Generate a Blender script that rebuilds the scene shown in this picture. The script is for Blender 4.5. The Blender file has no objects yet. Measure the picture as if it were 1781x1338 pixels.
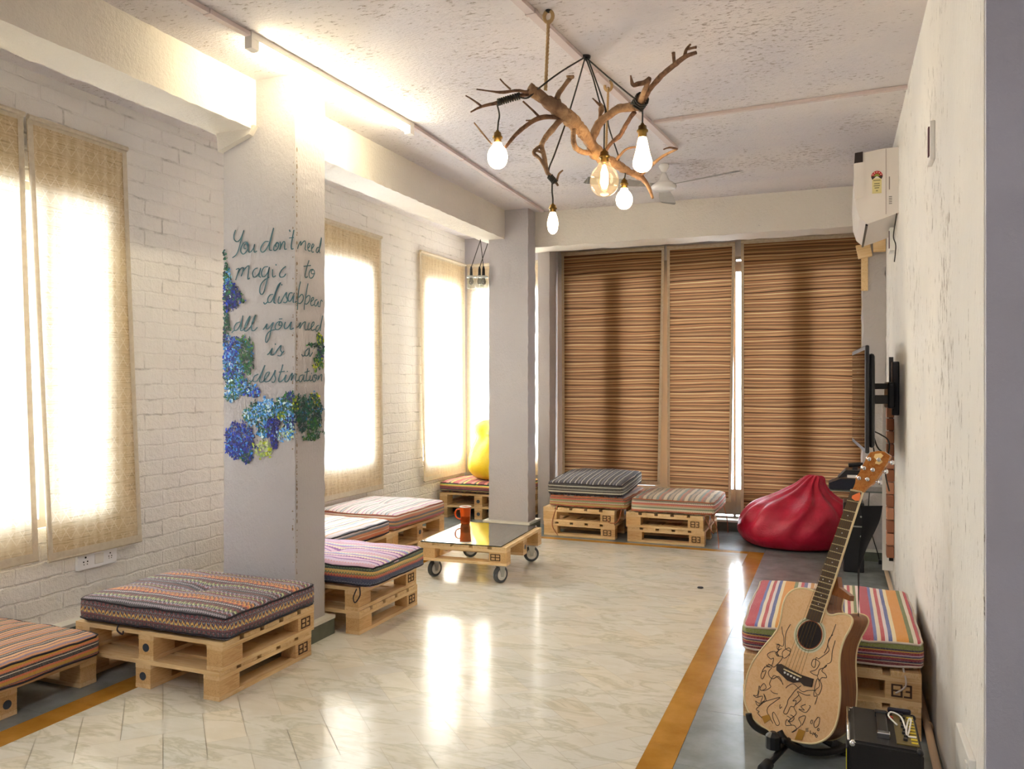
import bpy, bmesh, math, random
from mathutils import Vector, Matrix, noise
C = bpy.context.scene.collection
PI = math.pi
random.seed(7)

# ---------------- camera, world, exposure ----------------
FPX, CX, HY, CAMH = 1414.0, 890.5, 667.0, 1.55
TH = math.atan((1455 - CX) / FPX)
SN, CS = math.sin(TH), math.cos(TH)
cam_d = bpy.data.cameras.new('camera'); cam = bpy.data.objects.new('camera', cam_d); C.objects.link(cam)
cam.location = (0, 0, CAMH); cam.rotation_euler = (PI/2, 0, TH)
cam_d.sensor_width = 36; cam_d.lens = FPX/1781*36; cam_d.shift_y = -2/1781; cam_d.clip_end = 100
bpy.context.scene.camera = cam
vs = bpy.context.scene.view_settings
vs.view_transform = 'Standard'; vs.look = 'None'; vs.gamma = 1; vs.exposure = 0.38; vs.use_curve_mapping = False
try:
    bpy.context.scene.cycles.use_denoising = True
    bpy.context.scene.cycles.max_bounces = 10
    bpy.context.scene.cycles.diffuse_bounces = 6
    bpy.context.scene.cycles.transparent_max_bounces = 12
    bpy.context.scene.cycles.sample_clamp_indirect = 12
    bpy.context.scene.cycles.caustics_reflective = False
    bpy.context.scene.cycles.caustics_refractive = False
except Exception: pass
w = bpy.data.worlds.new('sky'); bpy.context.scene.world = w; w.use_nodes = True
w.node_tree.nodes['Background'].inputs[0].default_value = (0.80, 0.90, 1.0, 1)
w.node_tree.nodes['Background'].inputs[1].default_value = 25.0
def area(name, loc, rot, sx, sy, power, col):
    l = bpy.data.lights.new(name, 'AREA'); l.shape = 'RECTANGLE'; l.size = sx; l.size_y = sy; l.energy = power; l.color = col
    o = bpy.data.objects.new(name, l); C.objects.link(o); o.location = loc; o.rotation_euler = rot
    return o
# added fill light, unseen, under the ceiling behind the camera
area('fill_light_back', (-1.2, -0.9, 3.3), (0, 0, 0), 0.5, 2.4, 60, (0.95, 0.96, 1.0))

def ray(u, v):
    a = (u-CX)/FPX; b = (HY-v)/FPX
    return Vector((-SN+CS*a, CS+SN*a, b))
def at(u, v, d): return Vector((0, 0, CAMH)) + ray(u, v)*d
def at_x(u, v, x): r = ray(u, v); return Vector((0, 0, CAMH)) + r*(x/r.x)
def at_y(u, v, y): r = ray(u, v); return Vector((0, 0, CAMH)) + r*(y/r.y)
def at_z(u, v, z): r = ray(u, v); return Vector((0, 0, CAMH)) + r*((z-CAMH)/r.z)

# ---------------- materials ----------------
def lin(c): return c/12.92 if c <= 0.04045 else ((c+0.055)/1.055)**2.4
def hx(s):
    s = s.lstrip('#'); return tuple(lin(int(s[i:i+2], 16)/255) for i in (0, 2, 4)) + (1,)
class G:
    def __init__(s, name):
        s.m = bpy.data.materials.new(name); s.m.use_nodes = True; s.t = s.m.node_tree
        s.b = s.t.nodes['Principled BSDF']; s.out = s.t.nodes['Material Output']
        s.tc = s.n('ShaderNodeTexCoord'); s.obj = s.tc.outputs['Object']
    def n(s, ty, **k):
        x = s.t.nodes.new(ty)
        for a, v in k.items(): setattr(x, a, v)
        return x
    def put(s, sock, v):
        if isinstance(v, bpy.types.NodeSocket): s.t.links.new(v, sock)
        elif v is not None: sock.default_value = v
    def P(s, **k):
        names = dict(col='Base Color', rough='Roughness', metal='Metallic', spec='Specular IOR Level', coat='Coat Weight', coatr='Coat Roughness', nor='Normal', em='Emission Color', es='Emission Strength', tr='Transmission Weight', alpha='Alpha', sheen='Sheen Weight', ior='IOR')
        for a, v in k.items(): s.put(s.b.inputs[names[a]], v)
        return s.m
    def ma(s, op, a, b=0.0, c=0.0, clamp=False):
        x = s.n('ShaderNodeMath', operation=op, use_clamp=clamp)
        s.put(x.inputs[0], a); s.put(x.inputs[1], b); s.put(x.inputs[2], c); return x.outputs[0]
    def sep(s, v=None):
        x = s.n('ShaderNodeSeparateXYZ'); s.put(x.inputs[0], v or s.obj); return x.outputs
    def comb(s, x, y, z):
        n = s.n('ShaderNodeCombineXYZ'); s.put(n.inputs[0], x); s.put(n.inputs[1], y); s.put(n.inputs[2], z); return n.outputs[0]
    def map(s, scale=(1,1,1), rot=(0,0,0), loc=(0,0,0), v=None):
        n = s.n('ShaderNodeMapping'); s.put(n.inputs[0], v or s.obj)
        n.inputs['Scale'].default_value = scale; n.inputs['Rotation'].default_value = rot; n.inputs['Location'].default_value = loc; return n.outputs[0]
    def noise(s, scale, det=4, rough=0.6, v=None, dist=0.0, col=False):
        n = s.n('ShaderNodeTexNoise'); s.put(n.inputs['Vector'], v or s.obj)
        n.inputs['Scale'].default_value = scale; n.inputs['Detail'].default_value = det; n.inputs['Roughness'].default_value = rough; n.inputs['Distortion'].default_value = dist
        return n.outputs['Color' if col else 'Fac']
    def ramp(s, f, stops, interp='LINEAR'):
        n = s.n('ShaderNodeValToRGB'); r = n.color_ramp; r.interpolation = interp; s.put(n.inputs[0], f)
        st = [(p, hx(c) if isinstance(c, str) else (c, c, c, 1)) for p, c in stops]
        while len(r.elements) < len(st): r.elements.new(0.5)
        for e, (p, c) in zip(r.elements, st): e.position = p
        for e, (p, c) in zip(r.elements, st): e.color = c
        return n.outputs[0]
    def mix(s, f, a, b, mode='MIX'):
        n = s.n('ShaderNodeMix', data_type='RGBA', blend_type=mode)
        s.put(n.inputs[0], f)
        s.put(n.inputs[6], hx(a) if isinstance(a, str) else a); s.put(n.inputs[7], hx(b) if isinstance(b, str) else b); return n.outputs[2]
    def bump(s, h, st=0.3, dist=0.02, nor=None):
        n = s.n('ShaderNodeBump'); s.put(n.inputs['Height'], h); n.inputs['Strength'].default_value = st; n.inputs['Distance'].default_value = dist
        if nor: s.put(n.inputs['Normal'], nor)
        return n.outputs[0]
def simple(name, col, rough=0.5, metal=0.0, **k):
    g = G(name); g.P(col=hx(col), rough=rough, metal=metal, **k); return g.m
def emis(name, col, st):
    g = G(name); g.P(col=hx(col), em=hx(col), es=st, rough=0.3); return g.m

def plaster(name, base, spot, amount=0.62, pit=0.4, stretch=(1,1,1), scale=26, tint=None, big=3.0):
    g = G(name)
    v = g.map(scale=stretch)
    n1 = g.noise(scale, 6, 0.7, v); n2 = g.noise(big, 3, 0.6)
    mask = g.ramp(g.ma('ADD', g.ma('MULTIPLY', n1, 0.8), g.ma('MULTIPLY', n2, 0.35)), [(amount, 0.0), (amount+0.05, 1.0)])
    soft = g.ramp(g.noise(1.3, 3, 0.5), [(0.35, base), (0.7, tint or base)])
    col = g.mix(mask, soft, spot)
    h = g.ma('ADD', g.noise(scale*1.5, 5, 0.65, v), g.ma('MULTIPLY', mask, -0.5))
    g.P(col=col, rough=0.9, spec=0.2, nor=g.bump(h, pit, 0.02)); return g.m
M = {}
M['ceiling'] = plaster('rough_ceiling', '#e9e2e0', '#b3a7a2', 0.65, 0.7, (1.0, 2.2, 1), 22, '#d9d4da', 1.5)
M['beam'] = plaster('beam_plaster', '#e6dfd3', '#a79f9a', 0.74, 0.45, (1, 1, 1), 30, '#dcd4cb')
M['pillar'] = plaster('pillar_plaster', '#bfbaba', '#726c68', 0.78, 0.35, (1, 1, 0.6), 42, '#b9b5b8')
M['rwall'] = plaster('streaked_wall', '#ebe7e0', '#8f877c', 0.67, 0.45, (3.0, 3.0, 0.8), 13, '#dddad6', 1.2)
M['endwall'] = plaster('smooth_grey_wall', '#cbc8d0', '#96929a', 0.74, 0.25, (1, 1, 1), 20, '#b4b0b4')
M['backwall'] = plaster('back_wall_plaster', '#c0b9b4', '#8a837c', 0.76, 0.4, (1, 1, 1), 28, '#b4aeac')
# painted brick
g = G('white_painted_brick')
x, y, z = g.sep()
dn = g.noise(6, 3, 0.6, col=True)
vec = g.comb(y, z, 0.0)
vv = g.n('ShaderNodeVectorMath', operation='SCALE'); g.put(vv.inputs[0], dn); vv.inputs['Scale'].default_value = 0.036
va = g.n('ShaderNodeVectorMath', operation='ADD'); g.put(va.inputs[0], vec); g.put(va.inputs[1], vv.outputs[0])
br = g.n('ShaderNodeTexBrick'); g.put(br.inputs['Vector'], va.outputs[0])
br.inputs['Scale'].default_value = 1.0; br.inputs['Brick Width'].default_value = 0.31; br.inputs['Row Height'].default_value = 0.104
br.inputs['Mortar Size'].default_value = 0.009; br.inputs['Mortar Smooth'].default_value = 0.6
br.inputs['Color1'].default_value = (1,1,1,1); br.inputs['Color2'].default_value = (.55,.55,.55,1); br.inputs['Mortar'].default_value = (0,0,0,1)
cr = g.ramp(g.noise(9, 5, 0.7), [(0.60, 0.0), (0.72, 1.0)])
gap = g.ma('MULTIPLY', br.outputs['Fac'], g.ramp(g.noise(5, 4, 0.7), [(0.52, 0.0), (0.68, 1.0)]))
col = g.mix(g.ma('MULTIPLY', gap, 0.5), g.ramp(g.noise(2, 3, 0.5), [(0.3, '#eeeae4'), (0.7, '#e6e2de')]), '#8f8880')
h = g.ma('ADD', g.ma('MULTIPLY', g.sep(br.outputs['Color'])[0], 0.9), g.ma('MULTIPLY', g.noise(24, 5, 0.7), 1.3))
g.P(col=col, rough=0.85, spec=0.25, nor=g.bump(h, 0.5, 0.02)); M['brick'] = g.m
# marble tile with per tile tone in a colour attribute
g = G('cream_marble_tile')
at_n = g.n('ShaderNodeVertexColor', layer_name='tone')
v = g.map(rot=(0, 0, 0.5), scale=(1, 3.2, 1))
vein = g.ramp(g.noise(2.6, 7, 0.6, v, 0.7), [(0.36, '#e4dfcf'), (0.50, '#ebe7da'), (0.565, '#d3cfbb'), (0.60, '#e6e1d0'), (0.75, '#ece9de')])
col = g.mix(0.9, vein, at_n.outputs[0], 'MULTIPLY')
g.P(col=col, rough=g.ramp(g.noise(4, 3), [(0.3, 0.10), (0.7, 0.2)]), spec=0.55, nor=g.bump(g.noise(3, 2, 0.5), 0.04, 0.02)); M['marble'] = g.m
def stone(name, a, b, rough=0.2, sc=5):
    g = G(name)
    g.P(col=g.ramp(g.noise(sc, 6, 0.6), [(0.35, a), (0.65, b)]), rough=rough, spec=0.5, nor=g.bump(g.noise(4, 2, 0.5), 0.04, 0.02)); return g.m
M['kota'] = stone('grey_green_stone', '#717977', '#8a9192', 0.26)
M['grout'] = simple('grout', '#b2ab98', 0.5)
M['stripe'] = stone('yellow_brown_stone', '#a67428', '#bd8a3a', 0.15)
M['skirt'] = stone('dark_stone_skirting', '#565b4e', '#6a6f63', 0.35)
M['ledge'] = stone('pale_ledge', '#cfccbf', '#dedad0', 0.5)

def wood(name, a, b, axis=0, sc=1.0, rough=0.6, dark=None):
    g = G(name)
    s3 = [14, 14, 14]; s3[axis] = 1.0
    oi = g.n('ShaderNodeObjectInfo')
    va = g.n('ShaderNodeVectorMath', operation='ADD'); g.put(va.inputs[0], g.obj); g.put(va.inputs[1], oi.outputs['Location'])
    v = g.map(scale=tuple(q*sc for q in s3), v=va.outputs[0])
    n1 = g.noise(3, 5, 0.6, v, 0.6)
    col = g.ramp(n1, [(0.3, a), (0.52, b), (0.6, a), (0.75, b)])
    k = g.ramp(g.noise(2.5, 2, 0.5, va.outputs[0]), [(0.35, dark or a), (0.6, b)])
    col = g.mix(0.35, col, k)
    g.P(col=col, rough=rough, spec=0.3, nor=g.bump(n1, 0.12, 0.01)); return g.m
M['woodx'] = wood('pine_along_length', '#d6ae74', '#ebce9e', 0, dark='#a87a45')
M['woody'] = wood('pine_across', '#d4ac72', '#e9cb9a', 1, dark='#a87a45')
M['block'] = wood('pine_block', '#c0935a', '#dfb984', 1, 2.2, dark='#96693a')
M['brand'] = simple('scorched_brand', '#4a3120', 0.8)
M['plug'] = simple('blue_grey_plug', '#39434e', 0.5)
M['black'] = simple('black_plastic', '#15161a', 0.35)
M['rubber'] = simple('black_rubber', '#1c1d20', 0.6)
M['tyre'] = simple('grey_rubber_tyre', '#45494d', 0.55)
M['steel'] = simple('zinc_steel', '#b9b9b4', 0.3, 1.0)
M['chrome'] = simple('chrome', '#e4e4e4', 0.12, 1.0)
M['brass'] = simple('aged_brass', '#7d6436', 0.32, 1.0)
M['white'] = simple('white_plastic', '#e9e6e0', 0.35)
M['cord'] = simple('black_cord', '#23211c', 0.6)
M['conduit'] = simple('painted_conduit', '#d2c3c0', 0.6)
M['paint'] = simple('teal_paint', '#2f5f6a', 0.6)

# ---------------- mesh helpers ----------------
def link(name, me, mat, parent=None, loc=None):
    o = bpy.data.objects.new(name, me); C.objects.link(o)
    if mat is not None and not me.materials:
        for m_ in (mat if isinstance(mat, (list, tuple)) else [mat]): me.materials.append(m_)
    if parent is not None: o.parent = parent
    if loc is not None: o.location = loc
    return o
def obj(name, bm, mat, parent=None, smooth=False, loc=None):
    bmesh.ops.recalc_face_normals(bm, faces=bm.faces)
    me = bpy.data.meshes.new(name); bm.to_mesh(me); bm.free()
    if smooth:
        for p in me.polygons: p.use_smooth = True
    return link(name, me, mat, parent, loc)
def tag(o, label=None, cat=None, group=None, kind=None):
    if label: o['label'] = label
    if cat: o['category'] = cat
    if group: o['group'] = group
    if kind: o['kind'] = kind
    return o
def thing(name, label, cat, loc=(0,0,0), rz=0, group=None):
    o = bpy.data.objects.new(name, None); C.objects.link(o); o.location = loc; o.rotation_euler = (0, 0, rz)
    o.empty_display_size = 0.1
    return tag(o, label, cat, group)
def dup(root, loc, rz, label, group=None):
    r = root.copy(); C.objects.link(r); r.location = loc; r.rotation_euler = (0, 0, rz)
    r['label'] = label
    if group: r['group'] = group
    for ch in list(root.children):
        c = ch.copy(); C.objects.link(c); c.parent = r
        for gch in list(ch.children):
            d = gch.copy(); C.objects.link(d); d.parent = c
    return r
def bx(bm, x0, x1, y0, y1, z0, z1, bev=0.0, mat=0):
    vs_ = [bm.verts.new((x, y, z)) for x in (x0, x1) for y in (y0, y1) for z in (z0, z1)]
    fs = [bm.faces.new([vs_[i] for i in q]) for q in ((0,1,3,2), (4,6,7,5), (0,4,5,1), (2,3,7,6), (0,2,6,4), (1,5,7,3))]
    for f in fs: f.material_index = mat
    if bev: 
        es = list({e for f in fs for e in f.edges})
        bmesh.ops.bevel(bm, geom=es, offset=bev, segments=2, affect='EDGES', profile=0.5)
    return bm
def box(name, x0, x1, y0, y1, z0, z1, mat, parent=None, bev=0.0):
    bm = bmesh.new(); bx(bm, x0, x1, y0, y1, z0, z1, bev); return obj(name, bm, mat, parent)
def smooth_path(pts, sub=6, closed=False):
    pts = [Vector(p) for p in pts]; n = len(pts)
    if n < 3 and not closed: 
        return [pts[0].lerp(pts[-1], i/sub) for i in range(sub+1)] if n == 2 else pts
    out = []
    rng = range(n if closed else n-1)
    for i in rng:
        if closed: p0, p1, p2, p3 = pts[i-1], pts[i], pts[(i+1) % n], pts[(i+2) % n]
        else: p0, p1, p2, p3 = pts[max(i-1, 0)], pts[i], pts[i+1], pts[min(i+2, n-1)]
        for k in range(sub):
            t = k/sub
            out.append(0.5*((2*p1) + (p2-p0)*t + (2*p0-5*p1+4*p2-p3)*t*t + (3*p1-p0-3*p2+p3)*t**3))
    if not closed: out.append(pts[-1])
    return out
def tube(bm, pts, rad, sides=8, caps=True, wob=0.0, closed=False):
    pts = [Vector(p) for p in pts]; n = len(pts)
    if not isinstance(rad, (list, tuple)): rad = [rad]*n
    rings = []; up = Vector((0, 0, 1)); prev = None
    for i, p in enumerate(pts):
        if closed: t = pts[(i+1) % n]-pts[i-1]
        else: t = pts[min(i+1, n-1)]-pts[max(i-1, 0)]
        if t.length < 1e-9: t = Vector((0, 0, 1))
        t.normalize()
        if prev is None:
            a = t.cross(up)
            if a.length < 0.1: a = t.cross(Vector((1, 0, 0)))
            a.normalize()
        else:
            a = prev - t*prev.dot(t)
            if a.length < 1e-6: a = t.orthogonal()
            a.normalize()
        prev = a; b = t.cross(a)
        ring = []
        for k in range(sides):
            th = 2*PI*k/sides; r = rad[i]
            if wob: r *= 1+wob*noise.noise((p+a*math.cos(th)*0.03+b*math.sin(th)*0.03)*40)
            ring.append(bm.verts.new(p+(a*math.cos(th)+b*math.sin(th))*r))
        rings.append(ring)
    m_ = n if closed else n-1
    for i in range(m_):
        r0, r1 = rings[i], rings[(i+1) % n]
        for k in range(sides): bm.faces.new((r0[k], r0[(k+1) % sides], r1[(k+1) % sides], r1[k]))
    if caps and not closed:
        bm.faces.new(rings[0][::-1]); bm.faces.new(rings[-1])
    return bm
def lathe(bm, prof, cx=0, cy=0, cz=0, seg=24, ax='z', caps=True):
    rings = []
    for r, h in prof:
        ring = []
        for k in range(seg):
            t = 2*PI*k/seg; a, b = r*math.cos(t), r*math.sin(t)
            p = {'z': (a, b, h), 'y': (a, h, b), 'x': (h, a, b)}[ax]
            ring.append(bm.verts.new((cx+p[0], cy+p[1], cz+p[2])))
        rings.append(ring)
    for r0, r1 in zip(rings, rings[1:]):
        for k in range(seg): bm.faces.new((r0[k], r0[(k+1) % seg], r1[(k+1) % seg], r1[k]))
    if caps and prof[0][0] > 1e-5: bm.faces.new(rings[0][::-1])
    if caps and prof[-1][0] > 1e-5: bm.faces.new(rings[-1])
    bmesh.ops.remove_doubles(bm, verts=bm.verts, dist=1e-6)
    return bm
def prism(bm, pts2, f0, f1):
    """closed outline pts2 extruded between the mappings f0(p) and f1(p)"""
    a = [bm.verts.new(f0(p)) for p in pts2]; b = [bm.verts.new(f1(p)) for p in pts2]; n = len(a)
    bm.faces.new(a); bm.faces.new(b[::-1])
    for i in range(n): bm.faces.new((a[i], b[i], b[(i+1) % n], a[(i+1) % n]))
    return bm
def struct(name, bm, mat, smooth=False): return tag(obj(name, bm, mat, None, smooth), kind='structure')

# ---------------- the room ----------------
XL, XR, YB, YBAY, ZC = -4.33, 0.40, 8.90, 9.25, 3.36
Y0 = -2.6; XE = 2.4
bm = bmesh.new()
bx(bm, XL-.2, XE+.2, Y0-.2, YBAY+.4, -.12, -0.006); floor_base = struct('floor', bm, M['grout'])
# herringbone marble, laid at 45 degrees
def herring(x0, x1, y0, y1, W=0.17, gap=0.0011):
    bm = bmesh.new(); cl = bm.loops.layers.color.new('tone')
    L = 2*W; c45 = math.cos(PI/4)
    def add(px, py, wx, wy):
        q = [(px+gap, py+gap), (px+wx-gap, py+gap), (px+wx-gap, py+wy-gap), (px+gap, py+wy-gap)]
        q = [(c45*a-c45*b, c45*a+c45*b) for a, b in q]
        for lim, ax, sg in ((x0, 0, 1), (x1, 0, -1), (y0, 1, 1), (y1, 1, -1)):
            out = []
            for i in range(len(q)):
                A, B = q[i], q[(i+1) % len(q)]
                ia, ib = (A[ax]-lim)*sg >= 0, (B[ax]-lim)*sg >= 0
                if ia: out.append(A)
                if ia != ib:
                    t = (lim-A[ax])/(B[ax]-A[ax]); out.append((A[0]+t*(B[0]-A[0]), A[1]+t*(B[1]-A[1])))
            q = out
            if len(q) < 3: return
        try: f = bm.faces.new([bm.verts.new((a, b, 0)) for a, b in q])
        except Exception: return
        s = random.uniform(0.945, 0.985); wv = random.uniform(-.01, .01)
        for l in f.loops: l[cl] = (s+wv, s, s-wv*1.5, 1)
    N = 90
    for i in range(-N, N):
        for j in range(-N, N):
            k = (i - j) % 4
            X, Y = i*W, j*W
            wx, wy = c45*(X-Y), c45*(X+Y)
            if not (x0-.6 < wx < x1+.6 and y0-.6 < wy < y1+.6): continue
            if k == 0: add(X, Y, L, W)
            elif k == 3: add(X, Y, W, L) if True else None
    return bm
# herringbone cells: horizontal tiles start where (i-j)%4==0, vertical ones where (i-j)%4==3 and below
bm = herring(-3.308, -0.752, Y0, 7.66)
me = bpy.data.meshes.new('floor_marble'); bm.to_mesh(me); bm.free(); tag(link('floor_marble', me, M['marble']), kind='structure')
def slab(name, x0, x1, y0, y1, mat, n=1, axis='y'):
    bm = bmesh.new(); L0, L1 = (y0, y1) if axis == 'y' else (x0, x1); k = max(1, round((L1-L0)/n)); s = (L1-L0)/k
    for i in range(k):
        a, b = L0+i*s+.001, L0+(i+1)*s-.001
        if axis == 'y': bx(bm, x0+.001, x1-.001, a, b, -.02, 0)
        else: bx(bm, a, b, y0+.001, y1-.001, -.02, 0)
    return struct(name, bm, mat)
slab('floor_border_left', -3.455, -3.308, Y0, 7.76, M['stripe'], .6)
slab('floor_border_right', -0.752, -0.613, Y0, 7.76, M['stripe'], .6)
slab('floor_border_back', -3.308, -0.752, 7.66, 7.76, M['stripe'], .6, 'x')
slab('floor_stone_left', XL, -3.455, Y0, YBAY, M['kota'], .6)
slab('floor_stone_right', -0.613, XE, Y0, YBAY, M['kota'], .6)
slab('floor_stone_back', -3.455, -0.613, 7.76, YBAY, M['kota'], .6, 'x')
bm = bmesh.new(); bx(bm, XL-.2, XE+.2, Y0-.2, YBAY+.3, ZC, ZC+.15); struct('ceiling', bm, M['ceiling'])
# walls made of solid pieces around the openings
def wall_y(name, xa, xb, ya, yb, z1, holes, mat):
    """wall running along y, openings = (y0,y1,z0,z1)"""
    bm = bmesh.new(); cur = ya
    for h in sorted(holes):
        bx(bm, xa, xb, cur, h[0], 0, z1); bx(bm, xa, xb, h[0], h[1], 0, h[2]); bx(bm, xa, xb, h[0], h[1], h[3], z1); cur = h[1]
    bx(bm, xa, xb, cur, yb, 0, z1); return struct(name, bm, mat)
def wall_x(name, ya, yb, xa, xb, z1, holes, mat):
    bm = bmesh.new(); cur = xa
    for h in sorted(holes):
        bx(bm, cur, h[0], ya, yb, 0, z1); bx(bm, h[0], h[1], ya, yb, 0, h[2]); bx(bm, h[0], h[1], ya, yb, h[3], z1); cur = h[1]
    bx(bm, cur, xb, ya, yb, 0, z1); return struct(name, bm, mat)
W0 = (-1.9, -0.3, .70, 2.72); W1 = (1.95, 3.90, .70, 2.72); W2 = (5.35, 7.05, .74, 2.74); W3 = (8.14, 9.06, .62, 2.74)
wall_y('wall_left', XL-.22, XL, Y0, YBAY+.2, ZC, [W1, W2, W3], M['brick'])
WBAY = (-4.2, -3.3, .62, 2.72)
wall_x('wall_back_bay', YBAY, YBAY+.2, XL, -3.12, ZC, [WBAY], M['endwall'])
bm = bmesh.new(); bx(bm, -3.12, -2.98, 8.6, YBAY+.2, 0, ZC); struct('wall_bay_return', bm, M['backwall'])
WB = (-2.90, 0.20, .10, 2.90)
wall_x('wall_back', YB, YB+.2, -2.98, XR+.2, ZC, [WB], M['backwall'])
bm = bmesh.new(); bx(bm, XR, XR+.18, 2.72, YB+.2, 0, ZC); struct('wall_right', bm, M['rwall'])
bm = bmesh.new(); bx(bm, XR+.18, XE+.2, 2.72, 2.9, 0, ZC); bx(bm, XR+.003, XR+.18, 2.700, 2.72, 0, ZC); bx(bm, XR+.18, XE, 2.700, 2.72, 0, ZC); struct('wall_right_return', bm, M['endwall'])
bm = bmesh.new(); bx(bm, XE, XE+.2, Y0, 2.9, 0, ZC); struct('wall_right_front', bm, M['endwall'])
wall_x('wall_front', Y0-.2, Y0, XL-.2, XE+.2, ZC, [], M['endwall'])

# beams
def rough_box(name, x0, x1, y0, y1, z0, z1, mat, amp=0.006, step=0.08):
    bm = bmesh.new()
    bx(bm, x0, x1, y0, y1, z0, z1)
    for ax, (a, b) in enumerate(((x0, x1), (y0, y1), (z0, z1))):
        k = int((b-a)/step)
        for i in range(1, k):
            no = [0, 0, 0]; no[ax] = 1; co = [0, 0, 0]; co[ax] = a+(b-a)*i/k
            bmesh.ops.bisect_plane(bm, geom=bm.verts[:]+bm.edges[:]+bm.faces[:], plane_co=co, plane_no=no)
    for v in bm.verts:
        q = v.co*17; edge = sum((abs(v.co[i]-(x0, y0, z0)[i]) < 1e-4 or abs(v.co[i]-(x1, y1, z1)[i]) < 1e-4) for i in range(3))
        k = amp*(1.6 if edge > 1 else 0.8)
        v.co += Vector((noise.noise(q), noise.noise(q+Vector((7, 3, 1))), noise.noise(q+Vector((2, 9, 5)))))*k
    return struct(name, bm, mat, smooth=False)
rough_box('ceiling_beam_left', -3.50, -3.22, Y0, 8.45, 3.06, ZC+.02, M['beam'], 0.005, 0.06)
rough_box('ceiling_beam_back', -3.22, XR, 8.08, 8.42, 2.99, ZC+.02, M['beam'], 0.008, 0.1)
# pillars
def pillar(name, x0, x1, y0, y1):
    o = rough_box(name, x0, x1, y0, y1, 0.0, ZC+.01, M['pillar'], 0.004, 0.06)
    return o
P1 = pillar('wall_column_front', -3.462, -2.94, 3.943, 4.24)
P2 = pillar('wall_column_back', -3.40, -2.96, 7.86, 8.08)
P3 = rough_box('wall_column_right', 0.215, XR, 7.76, 8.1, 0.09, 3.0, M['backwall'], 0.012, 0.07)
rough_box('wall_jamb_back', -3.04, -2.92, 8.42, 8.60, 0.0, ZC, M['backwall'], 0.003, 0.1)
def plinth(name, x0, x1, y0, y1, h=.116):
    bm = bmesh.new(); bx(bm, x0, x1, y0, y1, 0, h-.02); bx(bm, x0-.004, x1+.004, y0-.004, y1+.004, h-.02, h, mat=1)
    o = struct(name, bm, [M['skirt'], M['ledge']]); return o
plinth('baseboard_column_front', -3.50, -2.892, 3.89, 4.275)
plinth('baseboard_column_back', -3.44, -2.925, 7.80, 8.14)
plinth('baseboard_column_right', 0.19, XR, 7.73, 8.1, .10)
plinth('baseboard_left', XL, -4.24, Y0, YBAY, .115)
plinth('baseboard_back', -2.98, XR-.18, YB-.14, YB, .115)
# broken concrete haunch where the beam meets the front column
bm = bmesh.new()
pts = [(-3.48, 3.06), (-3.20, 3.08), (-3.24, 3.03), (-3.33, 3.00), (-3.40, 2.975), (-3.47, 2.95)]
prism(bm, pts, lambda p: (p[0], 3.90, p[1]), lambda p: (p[0], 3.95, p[1])); struct('trim_1', bm, M['beam'])

# windows: frame + pane
M['frame'] = simple('window_frame_paint', '#8d8479', 0.5)
g = G('clear_glass'); tr = g.n('ShaderNodeBsdfTransparent'); gl = g.n('ShaderNodeBsdfGlossy'); gl.inputs['Roughness'].default_value = 0.02
lw = g.n('ShaderNodeLayerWeight'); lw.inputs['Blend'].default_value = 0.12; mx = g.n('ShaderNodeMixShader')
g.put(mx.inputs[0], g.ma('MULTIPLY', lw.outputs['Fresnel'], 0.5)); g.put(mx.inputs[1], tr.outputs[0]); g.put(mx.inputs[2], gl.outputs[0]); g.put(g.out.inputs[0], mx.outputs[0])
M['glass'] = g.m
def thin_glass(name, tint, base, amp, power=3.0, rough=.02, glow=None):
    g = G(name); tr = g.n('ShaderNodeBsdfTransparent'); tr.inputs[0].default_value = tint
    gl = g.n('ShaderNodeBsdfGlossy'); gl.inputs['Roughness'].default_value = rough
    lw = g.n('ShaderNodeLayerWeight'); lw.inputs['Blend'].default_value = .5; mx = g.n('ShaderNodeMixShader')
    g.put(mx.inputs[0], g.ma('ADD', g.ma('MULTIPLY', g.ma('POWER', lw.outputs['Facing'], power), amp), base, clamp=True)); g.put(mx.inputs[1], tr.outputs[0]); g.put(mx.inputs[2], gl.outputs[0])
    o = mx.outputs[0]
    if glow:
        em = g.n('ShaderNodeEmission'); em.inputs[0].default_value = glow[0]; em.inputs[1].default_value = glow[1]; ad = g.n('ShaderNodeAddShader'); g.put(ad.inputs[0], o); g.put(ad.inputs[1], em.outputs[0]); o = ad.outputs[0]
    g.t.links.new(o, g.out.inputs[0]); return g.m
def win(name, x, y, hole, along, muls, rails=(), t=.05, bar=.05):
    """window frame in the plane of the wall; muls are positions of bars"""
    a0, a1, z0, z1 = hole
    bm = bmesh.new()
    def put(p0, p1, q0, q1, d=0.0):
        if along == 'y': bx(bm, x-t/2-d, x+t/2+d, p0, p1, q0, q1)
        else: bx(bm, p0, p1, y-t/2-d, y+t/2+d, q0, q1)
    put(a0, a0+bar, z0, z1); put(a1-bar, a1, z0, z1); put(a0+bar, a1-bar, z0, z0+bar); put(a0+bar, a1-bar, z1-bar, z1)
    for m0, m1 in muls: put(m0, m1, z0+bar, z1-bar, .004)
    for m0, m1 in rails: put(a0+bar, a1-bar, m0, m1, -.004)
    f = struct(name, bm, M['frame'])
    bm = bmesh.new()
    if along == 'y': bx(bm, x-.004, x+.004, a0+.02, a1-.02, z0+.02, z1-.02)
    else: bx(bm, a0+.02, a1-.02, y-.004, y+.004, z0+.02, z1-.02)
    obj('window_pane', bm, M['glass'], f)
    return f
win('window_1', XL-.05, 0, W1, 'y', [(2.60, 2.66), (3.405, 3.465)])
win('window_2', XL-.05, 0, W2, 'y', [(6.2, 6.26)])
win('window_3', XL-.05, 0, W3, 'y', [])
win('window_4', 0, YBAY+.06, WBAY, 'x', [])
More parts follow.
